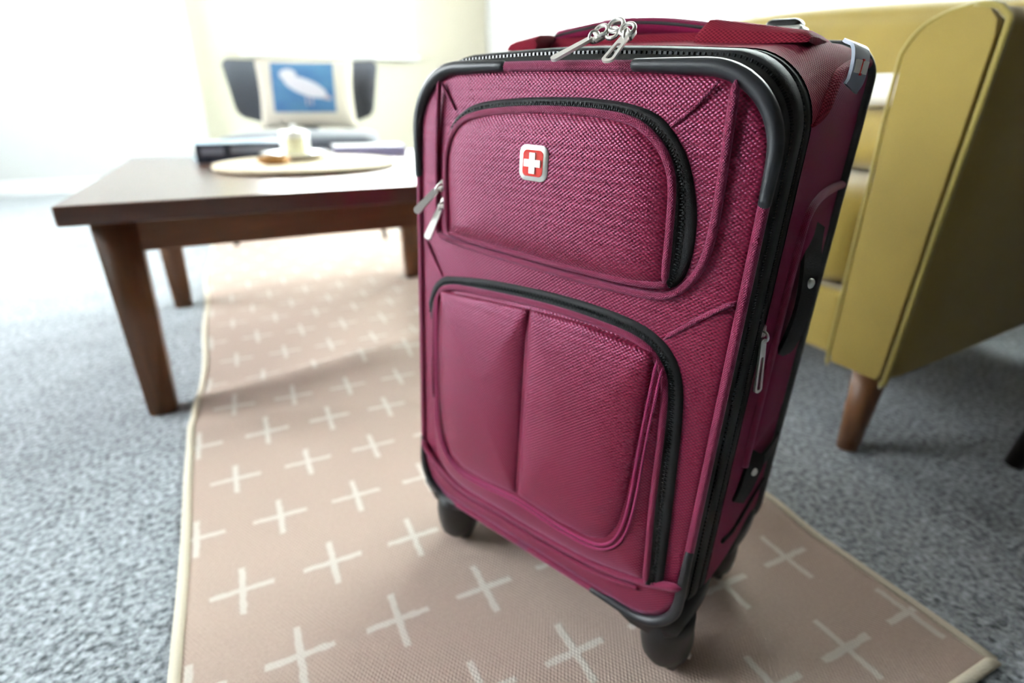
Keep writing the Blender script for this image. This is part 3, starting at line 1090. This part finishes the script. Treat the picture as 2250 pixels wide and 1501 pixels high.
# upper pocket sliders at the left end of its zipper
pull((-0.1270, -0.0150, 0.4720), (-0.50, -0.55, -0.80), (0.3, -1, 0.1), 0.036, 0.0080, False)
pull((-0.1262, -0.0130, 0.4545), (-0.22, -0.42, -1), (0.2, -1, 0), 0.038, 0.0080, False)
# expansion zipper pull on the right flank
pull((HW + 0.0040, 0.050, 0.3870), (0.08, 0.10, -1), (1, -0.4, 0), 0.054, 0.0085, True)
# main zipper ends low on the left flank
for z_, d_ in ((0.172, 0.012), (0.150, 0.016), (0.128, 0.018)):
    pull((-HW - 0.0050, d_, z_), (-0.45, -0.05, -1), (-1, -0.5, 0), 0.024, 0.0070, False)

# ---- carrying handle and its fabric ends on the top
def ridge(name, s0, s1, d0, d1, z0, h0, h1, mat, nseg=14):
    """low fabric hump across the top: rounded section, height h0..h1 along s"""
    vs, fs, uv = [], [], []
    prof = [(0.0, 0.0), (0.02, 0.55), (0.10, 0.88), (0.25, 1.0), (0.6, 1.0), (0.85, 0.9), (0.97, 0.55), (1.0, 0.0)]
    m = len(prof)
    for i in range(nseg + 1):
        f = i / nseg
        s = s0 + (s1 - s0) * f
        e = min(1.0, (min(f, 1 - f) * nseg) / 1.0 + 0.55)
        h = (h0 + (h1 - h0) * f) * e
        for t, q in prof:
            d = d0 + (d1 - d0) * t
            vs.append((s, d, z0 + h * q)); uv.append((s, d + h * q))
    for i in range(nseg):
        for k in range(m - 1):
            fs.append((i * m + k, i * m + k + 1, (i + 1) * m + k + 1, (i + 1) * m + k))
    fs.append(tuple(range(m))); fs.append(tuple(nseg * m + k for k in range(m)))
    o = mk(name, vs, fs, mat, SUIT, True, uv)
    es = o.modifiers.new('es', 'EDGE_SPLIT'); es.split_angle = math.radians(55)
    return o


ridge('handle_mount', 0.058, 0.150, 0.105, 0.215, 0.602, 0.024, 0.010, M['red_top'])
ridge('handle_mount', -0.150, -0.112, 0.105, 0.215, 0.602, 0.010, 0.017, M['red_top'])
ridge('handle_base', -0.116, 0.062, 0.130, 0.172, 0.598, 0.0185, 0.0185, M['red_top'], 20)
hpath = [(-0.112 + 0.172 * i / 24, 0.150, 0.6165 + 0.0085 * math.sin(math.pi * i / 24)) for i in range(25)]
tube('carry_handle', hpath, 0.0125, M['red_smooth'], SUIT, 14, False, 0.62, (0, 0, 1))
hp2 = [(-0.112 + 0.172 * i / 24, 0.1385, 0.6180 + 0.0085 * math.sin(math.pi * i / 24)) for i in range(25)]
tube('handle_slit_shade', hp2, 0.0016, M['webbing'], SUIT, 6)  # shade of the slit along the handle, added as a black strip
# retracted telescopic handle grip
tg = box('telescopic_grip', 0.082, 0.114, 0.200, 0.224, 0.606, 0.6330, M['plastic'], SUIT, 0.006, 3)
box('grip_trim', 0.079, 0.1170, 0.1985, 0.2255, 0.618, 0.6270, M['chrome_sat'], tg, 0.003, 2)

# ---- right flank: pocket, strap, tie-down, label
def side_pt(s_off, d, z): return Vector((hw(d) + s_off, d, z))


sp_path = [side_pt(0.001, d, z) for d, z in ((0.221, 0.4925), (0.185, 0.4922), (0.150, 0.491), (0.120, 0.4875), (0.098, 0.479), (0.090, 0.462), (0.088, 0.40), (0.088, 0.30), (0.090, 0.24))]
tube('side_pocket_piping', catmull(sp_path, 70), 0.0040, M['red_pipe'], SUIT, 10)
# swelling of the flank pocket
vs, fs, uv = [], [], []
nd, nz_ = 14, 26
for j in range(nz_ + 1):
    z = 0.235 + (0.486 - 0.235) * j / nz_
    for i in range(nd + 1):
        d = 0.092 + (0.220 - 0.092) * i / nd
        e = min(1, min(i, nd - i) / 2.5) * min(1, min(j, nz_ - j) / 3)
        vs.append(side_pt(-0.001 + 0.0042 * smooth01(e), d, z)); uv.append((d, z))
for j in range(nz_):
    for i in range(nd):
        a = j * (nd + 1) + i
        fs.append((a, a + 1, a + nd + 2, a + nd + 1))
mk('side_pocket', vs, fs, M['red_smooth'], SUIT, True, uv)


def strap(name, pts, width, th, mat, wdir=(0, 1, 0), n=40, parent=None):
    path = catmull(pts, n)
    vs, fs = [], []
    for i, p in enumerate(path):
        t = (path[min(i + 1, n - 1)] - path[max(i - 1, 0)]).normalized()
        b = Vector(wdir); b = (b - t * b.dot(t)).normalized()
        nn = t.cross(b)
        for sx, sy in ((-1, -1), (1, -1), (1, 1), (-1, 1)):
            vs.append(p + b * (sx * width / 2) + nn * (sy * th / 2))
    for i in range(n - 1):
        for k in range(4):
            l = (k + 1) % 4
            fs.append((i * 4 + k, i * 4 + l, i * 4 + 4 + l, i * 4 + 4 + k))
    fs += [(3, 2, 1, 0), tuple((n - 1) * 4 + k for k in range(4))]
    o = mk(name, vs, fs, mat, parent or SUIT, True)
    es = o.modifiers.new('es', 'EDGE_SPLIT'); es.split_angle = math.radians(40)
    return o


def rivet(pos, nrm, r, parent):
    p, t, b, n = basis(pos, (0, 0, 1), nrm)
    vs, fs = [], []
    rings = [(1.0, 0.0), (1.0, 0.25), (0.8, 0.5), (0.4, 0.62)]
    for rr, h in rings:
        for k in range(18):
            a = 2 * math.pi * k / 18
            vs.append(p + (t * math.cos(a) + b * math.sin(a)) * r * rr + n * (h * r))
    for i in range(3):
        for k in range(18):
            l = (k + 1) % 18
            fs.append((i * 18 + k, i * 18 + l, i * 18 + 18 + l, i * 18 + 18 + k))
    fs.append(tuple(54 + k for k in range(18)))
    return mk('rivet', vs, fs, M['chrome'], parent, True)


sh = strap('side_handle', [side_pt(0.001, 0.140, 0.466), side_pt(0.004, 0.130, 0.450), side_pt(0.010, 0.113, 0.428), side_pt(0.013, 0.106, 0.402), side_pt(0.011, 0.108, 0.378), side_pt(0.006, 0.118, 0.356), side_pt(0.001, 0.126, 0.344)], 0.022, 0.0035, M['webbing'], (0.30, 0.95, 0))
rivet(side_pt(0.0128, 0.1105, 0.420), (1, -.30, .1), 0.0046, sh)
st = strap('tie_down_strap', [side_pt(0.0030, 0.222, 0.212), side_pt(0.0050, 0.19, 0.214), side_pt(0.0055, 0.15, 0.220), side_pt(0.0050, 0.115, 0.226)], 0.016, 0.003, M['webbing'], (0, 0, 1))
tb = strap('strap_tab', [side_pt(0.0035, 0.118, 0.243), side_pt(0.0058, 0.106, 0.230), side_pt(0.0055, 0.094, 0.213), side_pt(0.0035, 0.088, 0.200)], 0.020, 0.003, M['webbing'], (0.30, 0.9, 0.2))
rivet(side_pt(0.0078, 0.1045, 0.229), (1, -.3, .1), 0.0042, tb)
tube('side_seam', catmull([side_pt(0.0008, 0.222, 0.156), side_pt(0.0008, 0.16, 0.152), side_pt(0.0008, 0.11, 0.150), side_pt(0.0008, 0.075, 0.158)], 30), 0.0022, M['tape'], SUIT, 8)
# rubber name label near the top rear edge
lb = strap('side_label', [side_pt(-0.0030, 0.128, 0.603), side_pt(0.0030, 0.126, 0.599), side_pt(0.0058, 0.124, 0.590), side_pt(0.0060, 0.123, 0.578), side_pt(0.0040, 0.122, 0.571)], 0.030, 0.0024, M['grey_label'], (0.16, 0.98, 0))
lb['label'] = 'grey rubber label with a silver bar and cross mark'
lab_c = side_pt(0.0073, 0.1238, 0.5865)
strap('label_bar', [lab_c + Vector((0.0002, 0, 0.0042)), lab_c + Vector((0.0001, 0, 0)), lab_c + Vector((0, 0, -0.0048))], 0.025, 0.0012, M['white_en'], (0.16, 0.98, 0), parent=lb)
strap('label_mark', [lab_c + Vector((0.0008, 0, 0.0050)), lab_c + Vector((0.0008, 0, 0)), lab_c + Vector((0.0006, 0, -0.0062))], 0.0030, 0.0010, M['enamel'], (0.16, 0.98, 0), parent=lb)
strap('label_mark', [lab_c + Vector((0.0010, 0, 0.0036)), lab_c + Vector((0.0010, 0, 0)), lab_c + Vector((0.0008, 0, -0.0046))], 0.0016, 0.0010, M['white_en'], (0.16, 0.98, 0), parent=lb)


# ---- spinner wheels
def wheel_set(s, d, swivel, name='spinner_wheel'):
    wx = SUIT.matrix_world @ Vector((s, d, 0))
    floor_z = rug_z(wx.x, wx.y)
    zl = (floor_z - (U.z * s + Wd.z * d)) / K.z          # local height at which the tyre meets the rug
    e = empty(name, (s, d, zl), swivel, SUIT)
    # fork: domed shell narrowing downwards
    secs = [(0.0100, 0.016, 0.0105, 0.008), (0.0130, 0.0225, 0.0190, 0.008), (0.022, 0.0275, 0.0245, 0.007), (0.036, 0.0300, 0.0262, 0.005), (0.050, 0.0300, 0.0265, 0.002), (0.064, 0.0275, 0.0255, 0.0), (0.080, 0.0250, 0.0245, 0.0)]
    vs, fs = [], []
    for z, rx, ry, off in secs:
        for k in range(24):
            a = 2 * math.pi * k / 24
            vs.append((ry * math.cos(a), off + rx * math.sin(a), z))
    for i in range(len(secs) - 1):
        for k in range(24):
            l = (k + 1) % 24
            fs.append((i * 24 + k, i * 24 + l, i * 24 + 24 + l, i * 24 + 24 + k))
    fs.append(tuple(range(23, -1, -1))); fs.append(tuple((len(secs) - 1) * 24 + k for k in range(24)))
    mk('caster_fork', vs, fs, M['plastic'], e)
    for sx in (-1, 1):
        prof = [(0.0, -0.0062), (0.016, -0.0062), (0.0215, -0.0045), (0.0230, 0.0), (0.0215, 0.0045), (0.016, 0.0062), (0.0, 0.0062)]
        vs, fs = [], []
        n = 28
        for k in range(n):
            a = 2 * math.pi * k / n
            for r, h in prof:
                vs.append((sx * 0.0115 + h, 0.010 + r * math.cos(a), 0.0230 + r * math.sin(a)))
        m = len(prof)
        for k in range(n):
            l = (k + 1) % n
            for q in range(m - 1):
                fs.append((k * m + q, l * m + q, l * m + q + 1, k * m + q + 1))
        mk('wheel', vs, fs, M['plastic'], e)
    ax = [(-0.0262, 0.010, 0.0230), (0.0262, 0.010, 0.0230)]
    tube('axle', ax, 0.0032, M['chrome_sat'], e, 12)
    return e


wheel_set(0.158, 0.030, 0.0)
wheel_set(-0.140, 0.027, 0.35)
wheel_set(0.150, 0.178, 0.2)
wheel_set(-0.140, 0.178, -0.2)


def housing(sgn, d0, d1):
    """moulded corner guard above a wheel"""
    prof = [(0.108, 0.0765), (0.130, 0.066), (0.160, 0.068), (0.1795, 0.092), (0.1800, 0.118), (0.1735, 0.122), (0.160, 0.100), (0.108, 0.0860)]
    vs, fs = [], []
    nd = 8
    for i in range(nd + 1):
        f = i / nd
        d = d0 + (d1 - d0) * f
        sh_ = math.sin(math.pi * (0.12 + 0.76 * f))
        for s, z in prof:
            zz_ = 0.075 + (z - 0.075) * (0.55 + 0.45 * sh_)
            vs.append((sgn * (0.10 + (s - 0.10) * (0.93 + 0.07 * sh_)), d, zz_))
    m = len(prof)
    for i in range(nd):
        for k in range(m):
            l = (k + 1) % m
            fs.append((i * m + k, i * m + l, (i + 1) * m + l, (i + 1) * m + k))
    fs.append(tuple(range(m))); fs.append(tuple(nd * m + k for k in range(m)))
    o = mk('wheel_housing', vs, fs, M['plastic'], SUIT, True)
    return o


for sg in (1, -1):
    housing(sg, 0.004, 0.082)
    housing(sg, 0.145, 0.224)


# ------------------------------------------------------------------ coffee table
TZ = 0.405
table = empty('coffee_table', (0.16, 1.50, 0))
tag(table, 'dark walnut coffee table with square tapered legs on the rug beside the suitcase', 'table')
TX0, TX1, TY0, TY1 = -0.265 - .16, 0.60 - .16, 1.085 - 1.5, 1.985 - 1.5
box('tabletop', TX0, TX1, TY0, TY1, TZ - 0.032, TZ, M['walnut_top'], table, 0.003, 2, lambda c: (c.x - (0.0), c.y, c.z))
AX0, AX1, AY0, AY1 = -0.232 - .16, 0.520 - .16, 1.125 - 1.5, 1.86 - 1.5
for (x0, x1, y0, y1) in ((AX0 + .02, AX1 - .02, AY0 + .012, AY0 + .034), (AX0 + .02, AX1 - .02, AY1 - .034, AY1 - .012), (AX0 + .012, AX0 + .034, AY0 + .02, AY1 - .02), (AX1 - .034, AX1 - .012, AY0 + .02, AY1 - .02)):
    box('apron', x0, x1, y0, y1, 0.315, TZ - 0.032, M['walnut_rail'], table, 0.0015, 1)


def table_leg(px, py, sx, sy):
    def shp(c):
        top = c.z > 0.2
        w_ = 0.062 if top else 0.044
        cx = px + (0 if c.x < px + .001 and False else 0)
        x = px + sx * (w_ if abs(c.x) > .5 else 0)
        y = py + sy * (w_ if abs(c.y) > .5 else 0)
        if not top:
            x += sx * 0.004; y += sy * 0.004
        return (x, y, c.z)
    bm = bmesh.new()
    g = bmesh.ops.create_cube(bm, size=1.0)
    for v in g['verts']:
        top = v.co.z > 0
        w_ = 0.064 if top else 0.046
        x = px + (sx * w_ if v.co.x * sx > 0 else 0) + (0 if top else sx * 0.006)
        y = py + (sy * w_ if v.co.y * sy > 0 else 0) + (0 if top else sy * 0.006)
        wx, wy = x + .16, y + 1.5
        onrug = RX0 < wx < RX1
        v.co = Vector((x, y, TZ - 0.032 if top else (0.0045 if onrug else 0.0)))
    bmesh.ops.bevel(bm, geom=bm.edges[:], offset=0.003, segments=2, affect='EDGES')
    return bm_obj('leg', bm, M['walnut'], table)


for sx, sy in ((1, 1), (-1, 1), (1, -1), (-1, -1)):
    table_leg(AX0 if sx > 0 else AX1, AY0 if sy > 0 else AY1, sx, sy)


# ---- things on the table
def book(name, cx, cy, rz, w_, l_, z0, h, cover, spine, pages, label, printed=False):
    t = empty(name, (cx, cy, z0), rz)
    tag(t, label, 'book')
    box('back_cover', -w_ / 2, w_ / 2, -l_ / 2, l_ / 2, 0, 0.003, M[cover], t, 0.0008, 1)
    box('front_cover', -w_ / 2, w_ / 2, -l_ / 2, l_ / 2, h - 0.003, h, M[cover], t, 0.0008, 1)
    sp_ = box('spine', -w_ / 2, w_ / 2, -l_ / 2 - 0.004, -l_ / 2 + 0.001, 0, h, M[spine], t, 0.001, 2)
    box('page_block', -w_ / 2 + 0.004, w_ / 2 - 0.004, -l_ / 2 + 0.001, l_ / 2 - 0.005, 0.003, h - 0.003, M[pages], t, 0.0, 1)
    if printed:
        box('spine_print', -w_ / 2 + 0.012, -w_ / 2 + 0.066, -l_ / 2 - 0.0046, -l_ / 2 - 0.0035, h * .42, h * .80, M['book_print'], sp_, 0, 1)
        box('spine_print', -w_ / 2 + 0.085, w_ / 2 - 0.03, -l_ / 2 - 0.0046, -l_ / 2 - 0.0035, h * .46, h * .82, M['book_print'], sp_, 0, 1)
    return t


book('book', 0.045, 1.868, 0.10, 0.285, 0.205, TZ, 0.047, 'book_blue', 'book_dark', 'paper', 'thick book with pale blue cover and dark printed spine on table', True)
book('book', 0.390, 1.880, -0.12, 0.215, 0.150, TZ, 0.026, 'book_white', 'book_lilac', 'paper', 'thin white book with lilac spine on table corner')
tray = lathe('serving_board', [(0.0, 0.0), (0.205, 0.0), (0.214, 0.003), (0.216, 0.008), (0.213, 0.012), (0.203, 0.0135), (0.0, 0.0135)], M['tray'], None, 56, (0, 0, 0))
tray.location = (0.165, 1.545, TZ)
tag(tray, 'round pale wooden serving board in the middle of the coffee table', 'tray')
PZ = TZ + 0.0135
saucer = lathe('saucer', [(0.0, 0.0), (0.045, 0.0), (0.050, 0.003), (0.086, 0.013), (0.090, 0.0165), (0.086, 0.0165), (0.050, 0.0070), (0.0, 0.0055)], M['porcelain'], None, 44)
saucer.location = (0.150, 1.615, PZ)
tag(saucer, 'white porcelain saucer under the jar on the serving board', 'plate')
jar = empty('lidded_jar', (0.150, 1.615, PZ + 0.0056))
tag(jar, 'white lidded jar with cream label standing on the saucer', 'jar')
lathe('jar_body', [(0.0, 0.0), (0.034, 0.0), (0.037, 0.003), (0.037, 0.052), (0.035, 0.055), (0.0, 0.055)], M['porcelain'], jar, 36)
lathe('lid', [(0.0, 0.055), (0.0385, 0.055), (0.0395, 0.058), (0.038, 0.062), (0.010, 0.066), (0.006, 0.068), (0.009, 0.074), (0.006, 0.078), (0.0, 0.079)], M['porcelain'], jar, 36)
vs, fs = [], []
for i in range(13):
    a = math.radians(-135 + 75 * i / 12)
    for z in (0.008, 0.047):
        for r in (0.0371, 0.0376):
            vs.append((r * math.cos(a), r * math.sin(a), z))
for i in range(12):
    k = i * 4
    fs += [(k, k + 4, k + 6, k + 2), (k + 1, k + 3, k + 7, k + 5), (k, k + 1, k + 5, k + 4), (k + 2, k + 6, k + 7, k + 3)]
fs += [(0, 2, 3, 1), (48, 49, 51, 50)]
mk('jar_label', vs, fs, M['label'], jar)
# golden pastry: a bent, ribbed crescent
pp = [(0.034 * math.cos(a), 0.022 * math.sin(a), 0.012) for a in [math.radians(200 + 150 * i / 30) for i in range(31)]]
pr = [0.0045 + 0.0085 * math.sin(math.pi * i / 30) ** 0.8 * (1 + 0.12 * math.cos(i * 1.6)) for i in range(31)]
pastry = tube('pastry', pp, pr, M['pastry'], None, 14, False, 0.9, (0, 0, 1))
pastry.location = (0.085, 1.500, PZ - 0.0012)
tag(pastry, 'small golden brown pastry lying on the serving board', 'pastry')

# ------------------------------------------------------------------ dark chair with cushion
CR = math.radians(-13.5)
chair = empty('lounge_chair', (0.30, 2.72, 0), CR)
tag(chair, 'dark charcoal lounge chair with winged back below the bright window', 'chair')
# local: x across, y backwards
vs, fs = [], []
nxs, nzs = 20, 12
for side in (0, 1):
    for j in range(nzs + 1):
        f = j / nzs
        z = 0.475 + 0.255 * f
        half = 0.288 + 0.044 * f
        if f < .22: half -= 0.075 * (1 - math.sqrt(max(0, 1 - (1 - f / .22) ** 2)))
        if f > .92: half -= 0.02 * ((f - .92) / .08) ** 2
        for i in range(nxs + 1):
            x = -half + 2 * half * i / nxs
            y = 0.22 - 0.10 * (x / 0.34) ** 2 + 0.05 * f + (0.035 if side else 0.0)
            vs.append((x, y, z))
n1 = (nxs + 1) * (nzs + 1)
for side in (0, 1):
    for j in range(nzs):
        for i in range(nxs):
            a = side * n1 + j * (nxs + 1) + i
            fs.append((a, a + 1, a + nxs + 2, a + nxs + 1))
ring = [i for i in range(nxs + 1)] + [j * (nxs + 1) + nxs for j in range(1, nzs + 1)] + [nzs * (nxs + 1) + i for i in range(nxs - 1, -1, -1)] + [j * (nxs + 1) for j in range(nzs - 1, 0, -1)]
for k in range(len(ring)):
    l = (k + 1) % len(ring)
    fs.append((ring[k], ring[l], n1 + ring[l], n1 + ring[k]))
bk = mk('backrest', vs, fs, M['charcoal'], chair)
es = bk.modifiers.new('es', 'EDGE_SPLIT'); es.split_angle = math.radians(50)
cushion('seat', -0.30, 0.30, -0.27, 0.26, 0.345, 0.435, M['charcoal'], chair, (0.01, 0.01, 0.012), 12, 0.03)
box('back_support', -0.035, 0.035, 0.22, 0.25, 0.36, 0.56, M['blackwood'], chair, 0.004, 2)
for (x, y, tx, ty) in ((-0.305, -0.22, -0.24, -0.18), (0.305, -0.22, 0.24, -0.18), (-0.27, 0.27, -0.22, 0.2), (0.27, 0.27, 0.22, 0.2)):
    wp = chair.matrix_basis @ Vector((x, y, 0))
    tube('leg', [(x, y, 0.0045 if RX0 < wp.x < RX1 else 0.0), (tx, ty, 0.35)], [0.0095, 0.016], M['blackwood'], chair, 12)

# cushion leaning on the chair back
pil = empty('throw_pillow', (0.335, 2.80, 0.447), CR)
tag(pil, 'cream throw pillow printed with a pale bird on blue, on the dark chair', 'pillow')
vs, fs, uv = [], [], []
n = 22
for side in (-1, 1):
    for j in range(n + 1):
        for i in range(n + 1):
            u, v = i / n * 2 - 1, j / n * 2 - 1
            bul = ((1 - u ** 2) * (1 - v ** 2)) ** 0.5
            pin = 1 - 0.05 * (1 - v * v) * abs(u) ** 3
            x = 0.205 * u * pin
            zz_ = 0.142 * v * (1 - 0.05 * (1 - u * u) * abs(v) ** 3)
            y = side * 0.05 * bul
            vs.append((x, y + 0.22 * (zz_ + .142), 0.142 + zz_))
            uv.append(((u + 1) / 2, (v + 1) / 2))
q = (n + 1) ** 2
for s_ in (0, 1):
    for j in range(n):
        for i in range(n):
            a = s_ * q + j * (n + 1) + i
            fs.append((a, a + 1, a + n + 2, a + n + 1))
bm = None
pf = mk('pillow_cover', vs, fs, M['bird'], pil, True, uv)
bm = bmesh.new(); bm.from_mesh(pf.data); bmesh.ops.remove_doubles(bm, verts=bm.verts, dist=1e-5); bm.to_mesh(pf.data); bm.free()

# ------------------------------------------------------------------ mustard sofa (front faces the table)
sofa = empty('sofa', (1.20, 1.20, 0))
tag(sofa, 'mustard yellow velvet sofa with piped arms and brown tapered legs behind the suitcase', 'sofa')
OX, OY = -1.20, -1.20


def arm(y0, y1, outer):
    """upholstered arm: section in y-z swept along x, softly rounded top, underside rising to the rear"""
    vs, fs, uv = [], [], []
    nx_ = 16
    x0, x1 = 0.85, 1.62
    sec = []
    w_ = y1 - y0
    zt_ = 0.664
    prof = [(0.04, 0.0), (0.0, 0.02), (0.0, 0.5), (0.0, 0.93), (0.03, 0.965), (0.14, 0.992), (0.35, 1.0), (0.58, 0.992), (0.80, 0.968), (0.95, 0.925), (1.0, 0.86), (1.0, 0.5), (1.0, 0.02), (0.96, 0.0)]
    m = len(prof)
    for i in range(nx_ + 1):
        f = i / nx_
        x = x0 + (x1 - x0) * f
        ins = 0.012 * max(0, 1 - f * nx_ / 1.2)
        zbm = 0.148 + 0.075 * f
        zz1 = zt_ + 0.030 * smooth01((f - .35) / .65)
        for p, z in prof:
            yy = y0 + ins + (w_ - 2 * ins) * p - (0.022 * z * (1 - p) if outer else -0.022 * z * p)
            vs.append((x + OX, yy + OY, zbm + ins * .3 + (zz1 - ins * .6 - zbm) * z))
    for i in range(nx_):
        for k in range(m):
            l = (k + 1) % m
            fs.append((i * m + k, i * m + l, (i + 1) * m + l, (i + 1) * m + k))
    fs.append(tuple(range(m))); fs.append(tuple(nx_ * m + k for k in range(m)))
    o = mk('arm', vs, fs, M['mustard'], sofa)
    es = o.modifiers.new('es', 'EDGE_SPLIT'); es.split_angle = math.radians(60)
    for s0, s1 in ((0, 7), (6, 14)):
        path = []
        for k in range(s0, s1):
            p, z = prof[k % m]
            yy = y0 + 0.004 + (w_ - 0.008) * p - (0.022 * z * (1 - p) if outer else -0.022 * z * p)
            path.append((x0 + 0.006 + OX, yy + OY, 0.150 + (zt_ - 0.002 - 0.150) * z))
        tube('arm_piping', catmull(path, 60), 0.0048 if (s0 == 0) == outer else 0.003, M['mustard_pipe'], o, 8)
    return o


arm(0.448, 0.556, True)
arm(1.905, 2.013, False)
box('seat_base', 0.872 + OX, 1.60 + OX, 0.560 + OY, 1.901 + OY, 0.150, 0.262, M['mustard'], sofa, 0.012, 3)
cushion('seat_cushion', 0.868 + OX, 1.43 + OX, 0.562 + OY, 1.228 + OY, 0.264, 0.425, M['mustard'], sofa, (0.012, 0.0, 0.012), 14, 0.035)
cushion('seat_cushion', 0.868 + OX, 1.43 + OX, 1.234 + OY, 1.899 + OY, 0.264, 0.425, M['mustard'], sofa, (0.012, 0.0, 0.012), 14, 0.035)
cushion('sofa_back', 1.53 + OX, 1.68 + OX, 0.470 + OY, 1.990 + OY, 0.225, 0.722, M['mustard'], sofa, (0.01, 0.0, 0.012), 14, 0.045)
bc = cushion('back_cushion', 1.385 + OX, 1.535 + OX, 0.566 + OY, 1.560 + OY, 0.430, 0.775, M['mustard'], sofa, (0.02, 0.0, 0.018), 14, 0.05)
cushion('back_cushion', 1.385 + OX, 1.535 + OX, 1.640 + OY, 1.890 + OY, 0.430, 0.790, M['mustard'], sofa, (0.03, 0.0, 0.022), 14, 0.05)
for v in bc.data.vertices:      # the loose cushion slumps towards the near arm
    v.co.z -= 0.045 * smooth01((v.co.z - 0.44) / 0.30) * (1 - smooth01((v.co.y - OY - 0.566) / 0.95))
for (x, y, sx, sy) in ((0.90, 0.500, -1, 0), (0.90, 1.955, -1, 0), (1.57, 0.520, 1, 0), (1.57, 1.93, 1, 0)):
    f = (x - 0.85) / 0.77
    tube('leg', [(x + sx * 0.022 + OX, y + OY - 0.006, 0.0), (x + OX, y + OY, 0.152 + 0.075 * max(0, f))], [0.0165, 0.0275], M['walnut'], sofa, 18)
# bolster on the seat with a flat white pad on top
bol = cushion('bolster_pillow', -0.23, 0.23, -0.065, 0.065, 0.0, 0.105, M['mustard'], None, (0.0, 0.0, 0.0), 14, 0.050)
bol.location = (1.085, 0.80, 0.438)
bol.rotation_euler = (0, 0, math.radians(84))
tag(bol, 'mustard bolster cushion lying on the sofa seat under the white pad', 'pillow')
wpad = cushion('white_pad', -0.21, 0.21, -0.060, 0.060, 0.0, 0.048, M['white_soft'], None, (0.0, 0.0, 0.004), 14, 0.022)
wpad.location = (1.085, 0.80, 0.5475)
wpad.rotation_euler = (0, 0, math.radians(84))
tag(wpad, 'flat white pad resting on the mustard bolster behind the suitcase', 'blanket')

# black splay-legged side table beside the near sofa arm, mostly outside the picture
st_ = empty('side_table', (1.235, 0.245, 0))
tag(st_, 'black side table beside the sofa arm, one splayed leg in view', 'table')
lathe('tabletop', [(0.0, 0.478), (0.165, 0.478), (0.172, 0.484), (0.172, 0.494), (0.165, 0.50), (0.0, 0.50)], M['blackwood'], st_, 40)
for k in range(3):
    a = math.radians(148 + 120 * k)
    tube('leg', [(0.182 * math.cos(a), 0.182 * math.sin(a), 0.0), (0.085 * math.cos(a), 0.085 * math.sin(a), 0.480)], [0.0145, 0.021], M['blackwood'], st_, 14)
